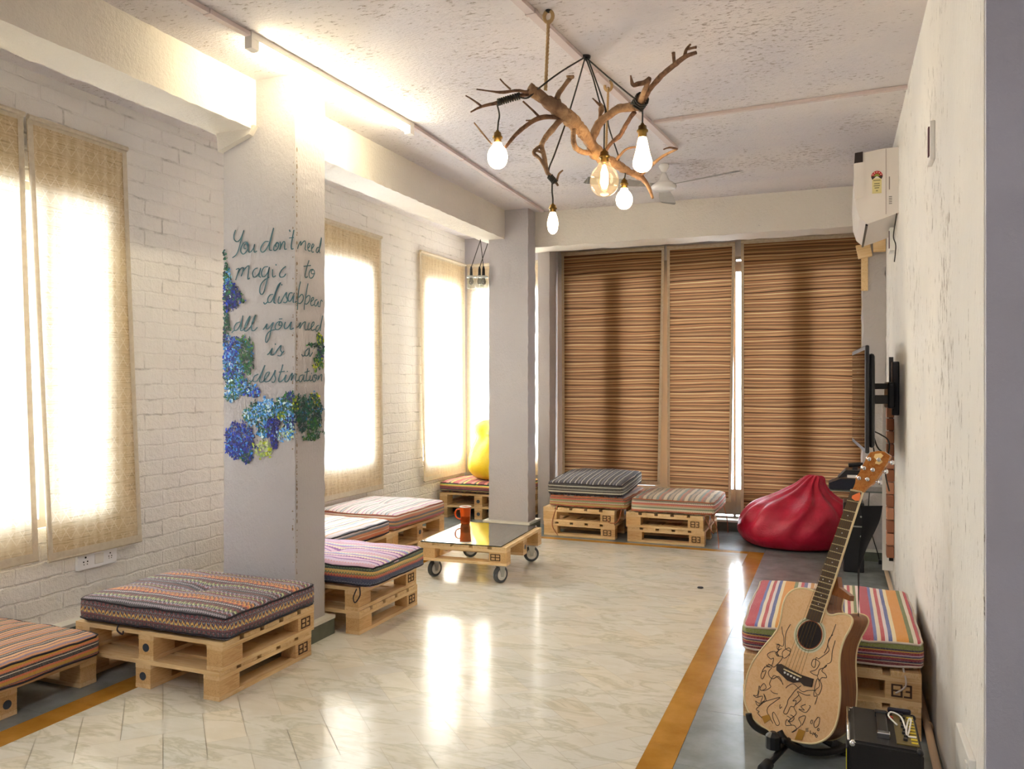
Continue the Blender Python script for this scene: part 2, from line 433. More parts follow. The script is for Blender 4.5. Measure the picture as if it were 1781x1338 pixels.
win('window_5', 0, YB+.045, WB, 'x', [(-2.90, -2.83), (-2.43, -2.21), (-1.86, -1.70), (-1.02, -.995), (-.84, -.81), (-.45, -.21), (.14, .2)], [(2.74, 2.85), (.15, .42)], .05, .03)
# ---------------- blinds ----------------
def blind_mat(name, colsock_fn, tfac, bumpst=0.3, tint=0.0):
    g = G(name); col, h = colsock_fn(g)
    d = g.n('ShaderNodeBsdfDiffuse'); t = g.n('ShaderNodeBsdfTranslucent'); m = g.n('ShaderNodeMixShader')
    g.put(d.inputs[0], col); g.put(t.inputs[0], g.mix(tint, col, '#fff8ee')); g.put(m.inputs[0], tfac); g.put(m.inputs[1], d.outputs[0]); g.put(m.inputs[2], t.outputs[0])
    nb = g.bump(h, bumpst, 0.005); g.put(d.inputs['Normal'], nb)
    g.t.links.new(m.outputs[0], g.out.inputs[0]); return g.m
def straw(g):
    x, y, z = g.sep(); h = g.ma('ADD', x, y)
    n = g.noise(1.0, 4, 0.75, g.map(scale=(5, 5, 130))); n2 = g.noise(1.0, 2, 0.5, g.map(scale=(26, 26, 1.2)))
    col = g.ramp(n, [(0.32, '#8f7650'), (0.44, '#c9b189'), (0.6, '#d8c39d'), (0.8, '#b89e72')])
    col = g.mix(g.ma('MULTIPLY', g.ramp(n2, [(0.4, 0.0), (0.65, 1.0)]), 0.35), col, '#efe3c8')
    def lines(sg):
        a = g.ma('FRACT', g.ma('DIVIDE', g.ma('ADD', g.ma('MULTIPLY', h, 1.5), g.ma('MULTIPLY', z, sg)), 0.105))
        return g.ma('LESS_THAN', g.ma('ABSOLUTE', g.ma('SUBTRACT', a, 0.5)), 0.045)
    row = g.ma('LESS_THAN', g.ma('FRACT', g.ma('DIVIDE', z, 0.105)), 0.72)
    L = g.ma('MULTIPLY', g.ma('MAXIMUM', lines(1.0), lines(-1.0)), row)
    col = g.mix(g.ma('MULTIPLY', L, 0.45), col, '#efe4cc')
    return col, n
def bamboo(g):
    x, y, z = g.sep()
    wob = g.ma('MULTIPLY', g.noise(1.0, 2, 0.5, g.map(scale=(0.7, 0.7, 6))), 0.075)
    zz = g.ma('ADD', z, wob)
    c = g.ma('FRACT', g.ma('DIVIDE', zz, 0.199))
    s1 = g.ramp(c, [(0, '#35261b'), (.05, '#94694a'), (.13, '#b89766'), (.16, '#7d5a3d'), (.25, '#5a4230'), (.28, '#a3744e'), (.36, '#3a2a1e'), (.40, '#94694a'), (.47, '#cbb07c'), (.50, '#8a6040'), (.58, '#9c6f4b'), (.63, '#3e2c20'), (.685, '#a3744e'), (.75, '#b08a5c'), (.79, '#6d4e36'), (.82, '#94694a'), (.90, '#d0b682'), (.93, '#8a6040')], 'CONSTANT')
    fine = g.noise(1.0, 3, 0.7, g.map(scale=(3, 3, 260)))
    col = g.mix(g.ramp(fine, [(0.4, 0.0), (0.62, 0.5)]), s1, '#6f5238')
    return col, fine
M['straw'] = blind_mat('woven_straw', straw, 0.46, 0.4, 0.6)
M['straw_near'] = blind_mat('woven_straw_dense', straw, 0.125, 0.4, 0.25)
M['straw_mid'] = blind_mat('woven_straw_medium', straw, 0.25, 0.4, 0.5)
M['straw_tape'] = blind_mat('cotton_tape', lambda g: (g.ramp(g.noise(30), [(0.3, '#d5c9b4'), (0.7, '#e2d8c4')]), g.noise(60)), 0.22, 0.1)
M['bamboo'] = blind_mat('bamboo_slats', bamboo, 0.05, 0.35)
M['bam_tape'] = blind_mat('blind_edge_tape', lambda g: (g.ramp(g.noise(30), [(0.3, '#b9a58a'), (0.7, '#c9b79c')]), g.noise(60)), 0.10, 0.1)
def blind(name, label, q, mat, tape, axis, group=None, tw=.035, wave=.006):
    """q = (top a0, top a1, bottom a0, bottom a1, ztop, zbot, plane)"""
    t0, t1, b0, b1, zt, zb, pl = q
    base = (pl, (b0+b1)/2, zb) if axis == 'y' else ((b0+b1)/2, pl, zb)
    r = thing(name, label, 'window blind', base, 0, group)
    sgn = 1 if axis == 'y' else -1
    def P(s, t, off):
        a0 = t0+(b0-t0)*t; a1 = t1+(b1-t1)*t; a = a0+(a1-a0)*s; z = zt+(zb-zt)*t
        o = off+wave*math.sin(t*5+s*3)*math.sin(s*PI)*1.0+0.015*t*t
        p = Vector((pl+o, a, z)) if axis == 'y' else Vector((a, pl-o, z))
        return p-Vector(base)
    bm = bmesh.new(); nu, nv = 8, 24
    def sheet(bm, s0, s1, u0, u1, off, nu, nv, sweep=None):
        vv = [[bm.verts.new(P(s0+(s1-s0)*i/nu, u0+(u1-u0)*j/nv, off)) for i in range(nu+1)] for j in range(nv+1)]
        for j in range(nv):
            for i in range(nu): bm.faces.new((vv[j][i], vv[j][i+1], vv[j+1][i+1], vv[j+1][i]))
    sheet(bm, 0, 1, 0, 1, 0, nu, nv); obj('woven_panel', bm, mat, r, True)
    W_ = abs(t1-t0); H_ = abs(zt-zb); du = tw/W_; dv = tw/H_
    bm = bmesh.new(); o_ = .006
    sheet(bm, 0, du, 0, 1, o_, 1, nv); sheet(bm, 1-du, 1, 0, 1, o_, 1, nv); sheet(bm, du, 1-du, 0, dv, o_, 6, 1); sheet(bm, du, 1-du, 1-dv*1.3, 1, o_, 6, 1)
    obj('edge_tape', bm, tape, r, False)
    bm = bmesh.new(); tube(bm, [P(0, 0, .012), P(1, 0, .012)], .016, 8); obj('head_rail', bm, tape, r)
    bm = bmesh.new(); tube(bm, [P(0, 1, .0), P(1, 1, .0)], .008, 8); obj('bottom_rail', bm, tape, r)
    return r
GB = 'pale woven straw blinds'
blind('straw_blind', 'pale woven straw blind cut by the photo edge, beside the diamond-weave blind', (1.92, 3.258, 1.92, 3.344, 3.077, .53, XL+.035), M['straw_near'], M['straw_tape'], 'y', GB)
blind('straw_blind', 'straw blind with diamond weave hanging just above the white socket plate', (3.285, 3.985, 3.41, 4.10, 3.075, .505, XL+.03), M['straw_near'], M['straw_tape'], 'y', GB)
blind('straw_blind', 'glowing straw blind on the brick wall between the two grey columns', (5.55, 7.173, 5.58, 7.195, 3.03, .485, XL+.03), M['straw_mid'], M['straw_tape'], 'y', GB)
blind('straw_blind', 'narrow bright straw blind nearest the bay corner, left of the jar pendants', (8.0, 9.18, 8.08, 9.17, 3.02, .45, XL+.03), M['straw'], M['straw_tape'], 'y', GB)
blind('straw_blind', 'bright straw blind behind the yellow bean bag and jar pendants', (-4.28, -3.16, -4.28, -3.16, 3.02, .45, YBAY-.03), M['straw'], M['straw_tape'], 'x', GB)
GD = 'striped brown bamboo blinds on the end wall'
blind('bamboo_blind', 'striped brown bamboo blind beside the grey column, above the stacked cushions', (-2.925, -1.745, -2.91, -1.79, 3.035, .44, YB-.04), M['bamboo'], M['bam_tape'], 'x', GD, .03)
blind('bamboo_blind', 'narrow brown bamboo blind, middle one of the three on the end wall', (-1.715, -.995, -1.71, -1.035, 3.03, .30, YB-.045), M['bamboo'], M['bam_tape'], 'x', GD, .03)
blind('bamboo_blind', 'wide striped bamboo blind behind the red bean bag and television', (-.935, .262, -.935, .25, 3.045, .15, YB-.05), M['bamboo'], M['bam_tape'], 'x', GD, .03)
bm = bmesh.new(); bx(bm, .262, XR, YB-.03, YB+.001, .115, ZC); struct('trim_2', bm, M['backwall'])

# ---------------- column writing and painted flowers ----------------
RA = ((380, 390), 8.921); RB = ((380, 540), 8.921); RC = ((380, 680), 8.921)
YF, XS = 3.943-.006, -2.94+.006
strokes = [ (RA, s) for s in (
 [(265,90),(240,170),(245,240),(290,272),(340,230),(375,150),(395,95)], [(375,150),(345,270),(310,400),(270,480),(215,522)],
 [(460,340),(450,290),(400,285),(355,350),(345,420),(380,465),(420,440),(455,380),(435,300),(400,330),(400,380),(430,375)],
 [(465,310),(460,380),(470,430),(500,430),(545,370),(560,310),(550,380),(560,435),(600,415)],
 [(780,270),(720,275),(665,350),(655,410),(690,435),(740,390),(790,290),(835,130),(855,60),(820,200),(790,330),(795,400),(830,405)],
 [(910,290),(870,330),(855,390),(880,410),(920,370),(935,310),(905,285),(885,330),(900,355)],
 [(955,270),(965,330),(950,395),(975,330),(1010,270),(1030,290),(1025,350),(1030,390),(1060,385)],
 [(1100,85),(1112,120)], [(1170,90),(1150,200),(1130,320),(1135,385),(1165,380)], [(1095,215),(1180,205)],
 [(1225,385),(1255,300),(1280,270),(1275,330),(1310,280),(1345,262),(1350,330),(1345,390),(1365,405)],
 [(1380,380),(1410,350),(1420,310),(1400,300),(1385,350),(1395,410),(1430,415)],
 [(1440,390),(1470,350),(1480,320),(1460,310),(1445,360),(1450,430),(1480,430)],
 [(1560,360),(1530,370),(1515,420),(1535,440),(1565,390),(1590,300),(1597,210),(1572,350),(1565,420),(1578,450)],
 [(270,705),(320,690),(300,760),(265,870)], [(300,760),(345,690),(385,680),(370,760),(350,810)], [(370,750),(430,670),(470,650),(465,740),(455,850),(485,835)],
 [(610,680),(560,700),(530,760),(545,820),(590,810),(640,740),(655,680),(635,760),(630,810),(660,825)],
 [(770,660),(710,670),(670,740),(680,810),(720,810),(770,740),(790,665),(770,780),(745,900),(700,1060),(665,1090),(640,1050),(650,960),(700,880),(790,820)],
 [(840,700),(835,780),(850,820),(890,800)], [(890,620),(896,642)], [(1045,655),(990,700),(950,770),(960,820),(1010,815),(1045,770)],
 [(1405,560),(1370,680),(1345,790),(1355,830),(1385,810)], [(1320,655),(1435,640)],
 [(1470,700),(1430,710),(1405,770),(1420,835),(1460,825),(1490,760),(1475,710),(1440,730),(1450,770),(1498,765)],
 [(700,1210),(720,1240),(765,1205)], [(850,1090),(800,1100),(765,1160),(775,1215),(820,1200),(870,1100),(920,960),(965,910),(910,1010),(870,1130),(860,1210),(890,1230)],
 [(945,1120),(925,1190),(935,1230),(965,1215)], [(985,930),(980,952)], [(960,1230),(1010,1130),(1055,1060),(1050,1120),(1070,1180),(1040,1220),(1005,1210)],
 [(1150,1070),(1110,1070),(1080,1130),(1085,1190),(1120,1190),(1160,1110),(1175,1070),(1160,1160),(1165,1215),(1215,1200)],
 [(1275,890),(1250,1000),(1235,1150),(1230,1230),(1225,1330)], [(1245,1140),(1290,1090),(1315,1120),(1310,1180),(1270,1230),(1238,1225)],
 [(1390,920),(1370,1020),(1350,1160),(1335,1250),(1330,1330)], [(1355,1150),(1390,1110),(1420,1120),(1410,1190),(1370,1240),(1342,1235)],
 [(1430,1210),(1470,1170),(1475,1140),(1450,1150),(1430,1220),(1445,1265),(1485,1245)],
 [(1535,1170),(1500,1190),(1490,1250),(1515,1270),(1550,1200),(1545,1270),(1565,1280)], [(1570,1290),(1585,1200),(1600,1180),(1612,1205)])]
strokes += [ (RB, s) for s in (
 [(205,350),(225,325),(250,310)], [(330,180),(280,200),(245,260),(250,310),(290,300),(340,220),(380,80),(350,220),(345,310),(385,300),(440,220),(490,90),(455,140),(415,230),(400,300),(420,325),(470,290),(530,200),(577,75),(545,130),(515,230),(520,310),(560,310),(605,260)],
 [(690,300),(715,270),(755,210),(740,270),(760,290),(800,250),(850,190),(820,280),(790,420),(750,495),(730,470),(745,390),(800,320),(880,300)],
 [(960,170),(910,190),(880,250),(890,295),(940,290),(985,230),(975,180),(945,190),(940,230),(975,235)], [(938,135),(992,130)],
 [(1040,180),(1020,240),(1035,285),(1080,260),(1130,180),(1115,240),(1120,295),(1175,270)],
 [(1205,265),(1240,250),(1275,190),(1260,280),(1310,200),(1350,180),(1340,240),(1345,300),(1385,290)],
 [(1410,190),(1390,250),(1395,300),(1440,270),(1480,220),(1480,180),(1455,200),(1440,270),(1455,310),(1500,290)],
 [(1560,230),(1525,250),(1510,300),(1530,325),(1570,270),(1600,180),(1617,80),(1590,230),(1580,320)],
 [(755,690),(790,660),(835,590),(810,670),(825,695),(870,670),(930,590)], [(880,515),(886,535)],
 [(930,590),(970,545),(960,610),(985,660),(960,705),(915,700)], [(970,690),(1018,630)],
 [(1290,680),(1310,710),(1345,690)], [(1395,590),(1350,640),(1345,700),(1380,700),(1410,640),(1408,580),(1410,660),(1420,715),(1462,650)],
 [(485,1080),(500,1110),(545,1070)], [(620,990),(560,1020),(535,1080),(555,1110),(600,1090),(650,1010),(722,850),(680,960),(640,1080),(650,1115),(690,1105),(710,1080),(770,1010),(790,960),(750,970),(715,1040),(720,1105),(760,1105),(800,1080),(850,1000),(882,930),(870,1000),(885,1060),(860,1115),(825,1110)],
 [(1000,840),(970,950),(935,1060),(945,1110),(990,1090),(1030,1040),(1050,1000),(1030,1070),(1040,1110),(1080,1090),(1120,1010),(1147,980),(1130,1085),(1150,1040),(1180,990),(1205,1000),(1195,1070),(1210,1100),(1250,1075)],
 [(935,960),(1030,945)], [(1066,940),(1070,955)], [(1310,1000),(1265,1020),(1250,1080),(1275,1110),(1310,1060),(1330,1000),(1320,1060),(1330,1100),(1360,1080)],
 [(1385,900),(1370,1000),(1360,1070),(1375,1095),(1415,1070),(1425,1010),(1415,1070),(1430,1095),(1460,1070)], [(1335,965),(1415,940)], [(1444,970),(1448,985)],
 [(1510,1000),(1475,1010),(1460,1070),(1480,1110),(1510,1080),(1525,1020),(1505,1000),(1490,1040),(1530,1060)], [(1540,1090),(1552,1010),(1550,1070),(1580,1010),(1605,1000),(1600,1070),(1606,1100)])]
def onface(p, eps=0.0):
    q = at_y(p[0], p[1], YF-eps)
    if q.x <= -2.942: return q, Vector((0, -1, 0))
    return at_x(p[0], p[1], XS+eps), Vector((1, 0, 0))
def ribbon(bm, pts, wd):
    prev = None; n = len(pts)
    ps = [onface(p, .0006) for p in pts]
    for i in range(n):
        p, nn = ps[i]
        t = ps[min(i+1, n-1)][0]-ps[max(i-1, 0)][0]; t = t-nn*t.dot(nn)
        if t.length < 1e-7: continue
        s = nn.cross(t.normalized())*(wd/2*(0.75+0.5*abs(t.normalized().z)))
        cur = (bm.verts.new(p+s), bm.verts.new(p-s), nn)
        if prev and prev[2] == nn: bm.faces.new((prev[0], prev[1], cur[1], cur[0]))
        prev = cur
bm = bmesh.new()
for (o, sc), s in strokes:
    pts = [Vector((o[0]+a/sc, o[1]+b/sc, 0)) for a, b in s]
    ribbon(bm, [(p.x, p.y) for p in smooth_path(pts, 7)], 0.0068)
obj('painted_lettering', bm, M['paint'], P1)
g = G('flower_paint'); vc = g.n('ShaderNodeVertexColor', layer_name='pigment'); g.P(col=vc.outputs[0], rough=0.6); M['flower'] = g.m
BL = ['#3a62b8', '#4a7ad0', '#5b6ab8', '#2f4f9c']; GR = ['#4f9a86', '#3f8a70', '#6aa56a', '#2f6f66']; LB = ['#7db4dc', '#9cc6e6', '#5fa6c8', '#d5e6ee']; PU = ['#4a4a9c', '#6a5aa8', '#34357c']; YG = ['#c8cf4a', '#a6b84a', '#d8d860', '#7fa05a']; TD = ['#2a6470', '#2f7f78', '#1e4550', '#4a9490']; PY = ['#c9d3b0', '#d7dcc0', '#b9c9a0']
clus = [(390,463,5,26,GR+TD,70),(394,490,9,22,GR+LB,110),(397,505,12,18,GR+BL,130),(404,518,17,18,BL+PU+GR,220),(398,530,12,12,PU+BL,90),(391,560,8,26,GR+TD,130),(388,585,5,18,TD+PU,60),
 (400,605,16,20,BL+BL+LB,240),(424,606,17,22,GR+YG[3:]+LB[:1],220),(402,628,17,20,BL+LB,230),(428,632,13,18,GR,110),(408,650,20,20,LB+GR+BL,280),(412,672,22,16,LB+GR,260),(402,688,14,9,GR+LB,100),(438,682,14,10,LB[:2]+TD[1:2]+BL,80),
 (415,762,24,26,BL+BL+PU+LB[:1],520),(408,780,17,18,BL+LB[:1],220),(428,792,11,14,BL+GR,120),(448,722,26,22,GR+LB,380),(462,708,16,16,LB,170),(474,742,13,17,PU+BL,190),(476,768,6,14,BL+PU,60),(458,752,14,10,TD[:1]+GR+LB,90),
 (458,782,14,15,PY+YG[:1],120),(492,712,18,22,LB+GR+TD[1:2],300),(489,725,7,8,YG,40),(503,735,11,18,TD+LB+BL,150),(496,755,16,12,LB+PY,120),(504,690,9,9,GR+BL,60),(512,702,9,10,YG+TD,90),
 (524,712,13,24,TD+TD+GR,260),(544,715,19,26,TD+GR+LB[2:3],330),(549,695,9,10,YG+GR,60),(548,745,12,20,GR+YG[3:]+TD[:1],170),(540,760,12,8,YG[3:]+GR,50),(526,742,8,10,TD,60),
 (556,590,6,10,YG[:3]+TD,60),(558,612,7,20,PU+TD+GR,130),(553,632,9,14,YG+GR,100),(545,600,10,4,TD[:2]+GR,30)]
bm = bmesh.new(); cl = bm.loops.layers.color.new('pigment')
for (cu, cv, ru, rv, pal, cnt) in clus:
    for i in range(cnt):
        t = random.uniform(0, 2*PI); rr = math.sqrt(random.random())*(1.0+.45*noise.noise(Vector((math.cos(t)*2.2, math.sin(t)*2.2, cu*.37+cv))))*(1.25 if random.random() < .12 else 1)
        u, v = cu+ru*rr*math.cos(t), cv+rv*rr*math.sin(t)
        if not 385.5 < u < 564.5: continue
        p, nn = onface((u, v), .0003+random.random()*.0025)
        if nn.y and (p.x < -3.458): continue
        if nn.x and p.y > 4.238: continue
        if nn.y and p.x > -2.945: continue
        a = random.uniform(0, PI); w1 = random.uniform(.006, .0125); w2 = w1*random.uniform(.3, .75)
        e1 = Vector((0, 0, 1)); e2 = nn.cross(e1)
        d1 = e1*math.cos(a)+e2*math.sin(a); d2 = nn.cross(d1); k = 6
        f = bm.faces.new([bm.verts.new(p+d1*w1*math.cos(2*PI*j/k)+d2*w2*math.sin(2*PI*j/k)) for j in range(k)])
        c = hx(random.choice(pal)); s = random.uniform(1.0, 1.4)
        for l in f.loops: l[cl] = (min(1, c[0]*s), min(1, c[1]*s), min(1, c[2]*s), 1)
me = bpy.data.meshes.new('painted_flowers'); bm.to_mesh(me); bm.free(); link('painted_flowers', me, M['flower'], P1)

bm = bmesh.new()
for i in range(230):
    zz = .15+2.75*random.random()**1.1+.04*math.sin(i*2.4); s = random.random()
    a, c_ = random.uniform(.002, .008), random.uniform(.002, .014)*random.random()+.002
    nn = 6
    if i % 5 == 0: f = [(-2.944-a*(1+.8*math.cos(2*PI*k/nn)), YF-.0008, zz+c_*math.sin(2*PI*k/nn)*random.uniform(.6, 1.2)) for k in range(nn)]
    else: f = [(XS+.0008, 3.946+a*(1.0+math.cos(2*PI*k/nn)*random.uniform(.6, 1.2)), zz+c_*math.sin(2*PI*k/nn)) for k in range(nn)]
    bm.faces.new([bm.verts.new(q) for q in f])
obj('chipped_corner', bm, simple('chipped_plaster', '#8c7a66', .9), P1)
# ---------------- pallets ----------------
LB_, WA = .98, .745
def pallet_parts(root, L=LB_, W=WA, hw=.05, brands=True):
    xs = (-L/2+.05, 0, L/2-.05)
    n = 5; bw = .122; gp = (W-n*bw)/(n-1)
    for i in range(n):
        y0 = -W/2+i*(bw+gp); box('deck_board', -L/2, L/2, y0, y0+bw, .122, .144, M['woodx'], root, .0015)
    for x in xs:
        box('cross_board', x-.05, x+.05, -W/2, W/2, .1, .122, M['woody'], root, .0015)
        box('bottom_board', x-.05, x+.05, -W/2, W/2, 0, .022, M['woody'], root, .0015)
        for s in (-1, 1):
            yc = s*(W/2-.0725)
            b = box('block', x-.049, x+.049, yc-.0725, yc+.0725, .022, .1, M['block'], root, .002)
            ye = s*(W/2)
            if x == 0:
                bm = bmesh.new(); lathe(bm, [(.0, -.0005), (.021, -.0005), (.021, .002), (.0, .002)], x, 0, .061, 16, 'y')
                for v in bm.verts: v.co.y = ye+s*(v.co.y-0)*1.0
                obj('plug', bm, M['plug'], b)
    if brands:
        for sx in (-1, 1):
            for sy in (-1, 1):
                # scorched grid mark on the end block
                xe = sx*L/2; y0 = sy*(W/2-.075); bm = bmesh.new()
                for k in range(3):
                    ya = y0-.045+k*.036
                    bx(bm, xe-.001, xe+.0012, ya, ya+.006, .036, .088)
                for zz in (.036, .059, .082): bx(bm, xe-.001, xe+.0012, y0-.045, y0+.035, zz, zz+.006)
                obj('brand_mark', bm, M['brand'], root)
def make_pallet(label, loc, rz, L=LB_, W=WA, name='pallet', group='wooden pallets used as seats', cat='pallet'):
    r = thing(name, label, cat, loc, rz, group); pallet_parts(r, L, W); return r
# blocks with plugs show on the long side (local y ends), brand marks on the short side (local x ends)
# -> the long side is local y, the short (closed) side is local x
def pallet2(root, L=LB_, W=WA):
    """closed face (two blocks, base board, deck ends) on local +-x; open long face (three blocks) on local +-y.
    deck boards run along local x... length L along x, width W along y"""
    n = 5; bw = W*.165; gp = (W-n*bw)/(n-1)
    for i in range(n):
        y0 = -W/2+i*(bw+gp); box('deck_board', -L/2, L/2, y0, y0+bw, .122, .144, M['woodx'], root, .0015)
    for x in (-L/2+.05, 0, L/2-.05):
        box('cross_board', x-.05, x+.05, -W/2, W/2, .1, .122, M['woody'], root, .0015)
        box('bottom_board', x-.05, x+.05, -W/2, W/2, 0, .022, M['woody'], root, .0015)
        for s in (-1, 1):
            yc = s*(W/2-.0725)
            b = box('block', x-.049, x+.049, yc-.0725, yc+.0725, .022, .1, M['block'], root, .002)
            if x == 0:
                bm = bmesh.new(); lathe(bm, [(.0, .0), (.021, .0), (.021, .0025), (.0, .0025)], 0, 0, 0, 16, 'y')
                for v in bm.verts: v.co = Vector((v.co.x, s*(W/2-.0008)+s*v.co.y, v.co.z+.061))
                obj('plug', bm, M['plug'], b)
    for sx in (-1, 1):
        xe = sx*L/2; yc = sx*(W/2-.075); bm = bmesh.new()
        lo, hi = (xe-.0005, xe+.0012) if sx > 0 else (xe-.0012, xe+.0005)
        lo, hi = (xe-sx*.0020-.0008, xe-sx*.0020+.0030) if sx > 0 else (xe+.0020-.0030, xe+.0020+.0008)
        for k in range(3): bx(bm, lo, hi, yc-.045+k*.037, yc-.037+k*.037, .034, .09)
        for zz in (.034, .058, .083): bx(bm, lo, hi, yc-.045, yc-.003, zz, zz+.007)
        bx(bm, lo, hi, yc+.005, yc+.037, .034, .041); bx(bm, lo, hi, yc+.005, yc+.037, .083, .09); bx(bm, lo, hi, yc+.012, yc+.03, .058, .065)
        obj('brand_mark', bm, M['brand'], root)
proto = thing('pallet', '', 'pallet', (0, 0, 0), 0, 'wooden pallets used as seats'); pallet2(proto)
protoS = thing('pallet', '', 'pallet', (0, 0, 0), 0, 'wooden pallets used as seats'); pallet2(protoS, .88, WA)
used = {}
def put_pallet(label, x, y, z, rz, P=proto):
    if id(P) in used: return dup(P, (x, y, z), rz, label)
    used[id(P)] = 1; P.location = (x, y, z); P.rotation_euler = (0, 0, rz); P['label'] = label; return P
H = .1442
# front left stack (p1): long side along x, closed face toward +x
# closed face is +x of the unrotated pallet
put_pallet('lower wooden pallet under the big maroon patterned cushion, on the marble floor', -3.275, 3.515, 0, 0)
put_pallet('upper wooden pallet directly under the big maroon patterned cushion', -3.262, 3.522, H, 0)
put_pallet('single low pallet under the orange and black striped cushion', -3.94, 2.63, 0, PI/2)
put_pallet('lower pallet under the purple and navy cushion behind the front column', -3.215, 4.668, 0, 0)
put_pallet('upper pallet under the purple and navy cushion behind the front column', -3.225, 4.672, H, 0)
put_pallet('lower pallet under the pale blue and orange striped cushion by the brick wall', -3.85, 5.545, 0, PI/2, protoS)
put_pallet('upper pallet under the pale blue and orange striped cushion by the brick wall', -3.85, 5.55, H, PI/2, protoS)
put_pallet('lower pallet under the white glare-lit striped cushion beside the glass table', -3.86, 6.50, 0, PI/2)
put_pallet('upper pallet under the white glare-lit striped cushion beside the glass table', -3.872, 6.52, H, PI/2)
put_pallet('lower pallet in the bay under the yellow bean bag', -3.785, 8.82, 0, 0)
put_pallet('upper pallet in the bay under the yellow bean bag', -3.785, 8.815, H, 0)
put_pallet('lower pallet of the stack carrying two cushions beside the back column', -2.41, 8.29, 0, -PI/2, protoS)
put_pallet('upper pallet of the stack carrying two cushions beside the back column', -2.415, 8.285, H, -PI/2, protoS)
put_pallet('lower pallet under the tasselled cushion in front of the bamboo blinds', -1.535, 8.27, 0, -PI/2, protoS)
put_pallet('upper pallet under the tasselled cushion in front of the bamboo blinds', -1.545, 8.262, H, -PI/2, protoS)
put_pallet('lower pallet behind the amplifier under the bright striped cushion', -.032, 4.41, 0, -PI/2)
put_pallet('upper pallet behind the guitar under the bright striped cushion', -.03, 4.415, H, -PI/2)

# ---------------- cushions ----------------
def fabric(name, side, top, top_axis, sp, tp, zig=.0, zf=22, rough=0.85, tzig=None, wash=None):
    """side/top: list of (pos, colour) in one period; sp, tp = period in metres; zig = amplitude of woven zigzag"""
    g = G(name); x, y, z = g.sep(); gn = g.n('ShaderNodeNewGeometry')
    vt = g.n('ShaderNodeVectorTransform', vector_type='NORMAL', convert_from='WORLD', convert_to='OBJECT'); g.put(vt.inputs[0], gn.outputs['True Normal'])
    nx, ny, nz = g.sep(vt.outputs[0])
    run = g.ma('ADD', x, y)
    tri = g.ma('PINGPONG', g.ma('MULTIPLY', run, zf), 0.5)
    def bandf(co, per, amp, stops, run_):
        tri = g.ma('PINGPONG', g.ma('MULTIPLY', run_, zf*2), 0.5)
        tri2 = g.ma('PINGPONG', g.ma('MULTIPLY', run_, zf*4.3), 0.5)
        c0 = g.ma('DIVIDE', co, per)
        mask = g.ramp(g.ma('FRACT', g.ma('MULTIPLY', c0, 1.0)), [(0, 0), (.12, 1), (.30, 0), (.42, 1), (.66, 0), (.74, 1), (.9, 0)], 'CONSTANT')
        c = g.ma('ADD', c0, g.ma('MULTIPLY', g.ma('MULTIPLY', mask, tri), amp/per))
        c = g.ma('ADD', c, g.ma('MULTIPLY', tri2, amp*.45/per))
        return g.ramp(g.ma('FRACT', g.ma('ADD', c, 10.0)), stops, 'CONSTANT')
    s_ = bandf(z, sp, zig, side, run)
    tco, trun = (x, y) if top_axis == 'x' else (y, x)
    t_ = bandf(tco, tp, tzig if tzig is not None else zig, top, trun)
    f = g.ma('GREATER_THAN', g.ma('ABSOLUTE', nz), 0.72)
    col = g.mix(f, s_, t_)
    weave = g.noise(420, 2, 0.6); col = g.mix(g.ramp(weave, [(0.42, 0.0), (0.6, 0.22)]), col, '#e0d8cc')
    g.P(col=col, rough=rough, spec=0.2, sheen=0.15, nor=g.bump(g.ma('ADD', weave, g.ma('MULTIPLY', g.noise(14, 3), 0.6)), 0.35, 0.004)); return g.m
def S(*a):
    """evenly weighted stops: S('#c', w, '#c', w, ...)"""
    tot = sum(a[1::2]); out = []; p = 0
    for c, w_ in zip(a[::2], a[1::2]): out.append((p/tot, c)); p += w_
    return out
MR, NV, OR, YE, CR, GY, GN = '#6c2233', '#1c2236', '#c9683a', '#d9b25a', '#e2d7bf', '#6e7f8d', '#56784f'
f1 = fabric('maroon_patterned_cloth', S(NV,10,GY,2,NV,9,MR,5,GY,4,NV,2,YE,5,MR,3,NV,3,GY,3,MR,6,NV,3), S(NV,4,'#8f8794',2,NV,3,MR,4,'#a49bb0',2,NV,3,'#b9c48a',2,GN,1.5,MR,3,NV,3,'#b8aeb8',2,NV,3,MR,4,OR,3,YE,1.5,MR,3,'#d08a3a',2.5,NV,2,'#8f8794',3,MR,4,NV,3,'#c9d08a',1.5,NV,2,MR,3,'#a49bb0',2,NV,3,MR,3), 'y', .128, .37, .046, 17)
f0 = fabric('orange_black_striped_cloth', S('#211c26',4,OR,4,'#5d4a60',1.5,'#b98a1e',5,OR,3,'#211c26',5,CR,.8,'#211c26',3,OR,3,'#b98a1e',4), S('#2d2a40',4,CR,1,'#2d2a40',3,'#d08a58',5,'#8f7d92',3,'#d9a070',4,'#5d4a60',2,'#e0b080',4), 'y', .115, .11, .003, 40)
f2 = fabric('purple_navy_cloth', S('#22355f',10,'#8a93a8',1,'#22355f',8,'#9b2440',4,OR,4,GN,3,YE,4,'#23372b',5,GN,3,'#9b2440',2), S('#d9b9cf',5,'#8a4a9c',3,CR,3,'#b07ab8',3,'#7fa0cc',3,CR,3,'#c9a0b8',5,OR,1,'#cdb8cf',5,'#7a3f94',2), 'y', .135, .24, .022, 24)
f3 = fabric('pale_blue_orange_cloth', S('#8c8fa0',4,'#4a5164',2,OR,6,CR,1,'#c77f56',5,'#5b6b7c',3,'#c9bfc4',5,'#3f4759',2), S('#e4dfe0',6,'#a9bccf',3,'#e7cdb9',4,'#5a6478',1.5,'#dcd2d8',5,'#d9a987',2), 'y', .13, .17, .002, 30)
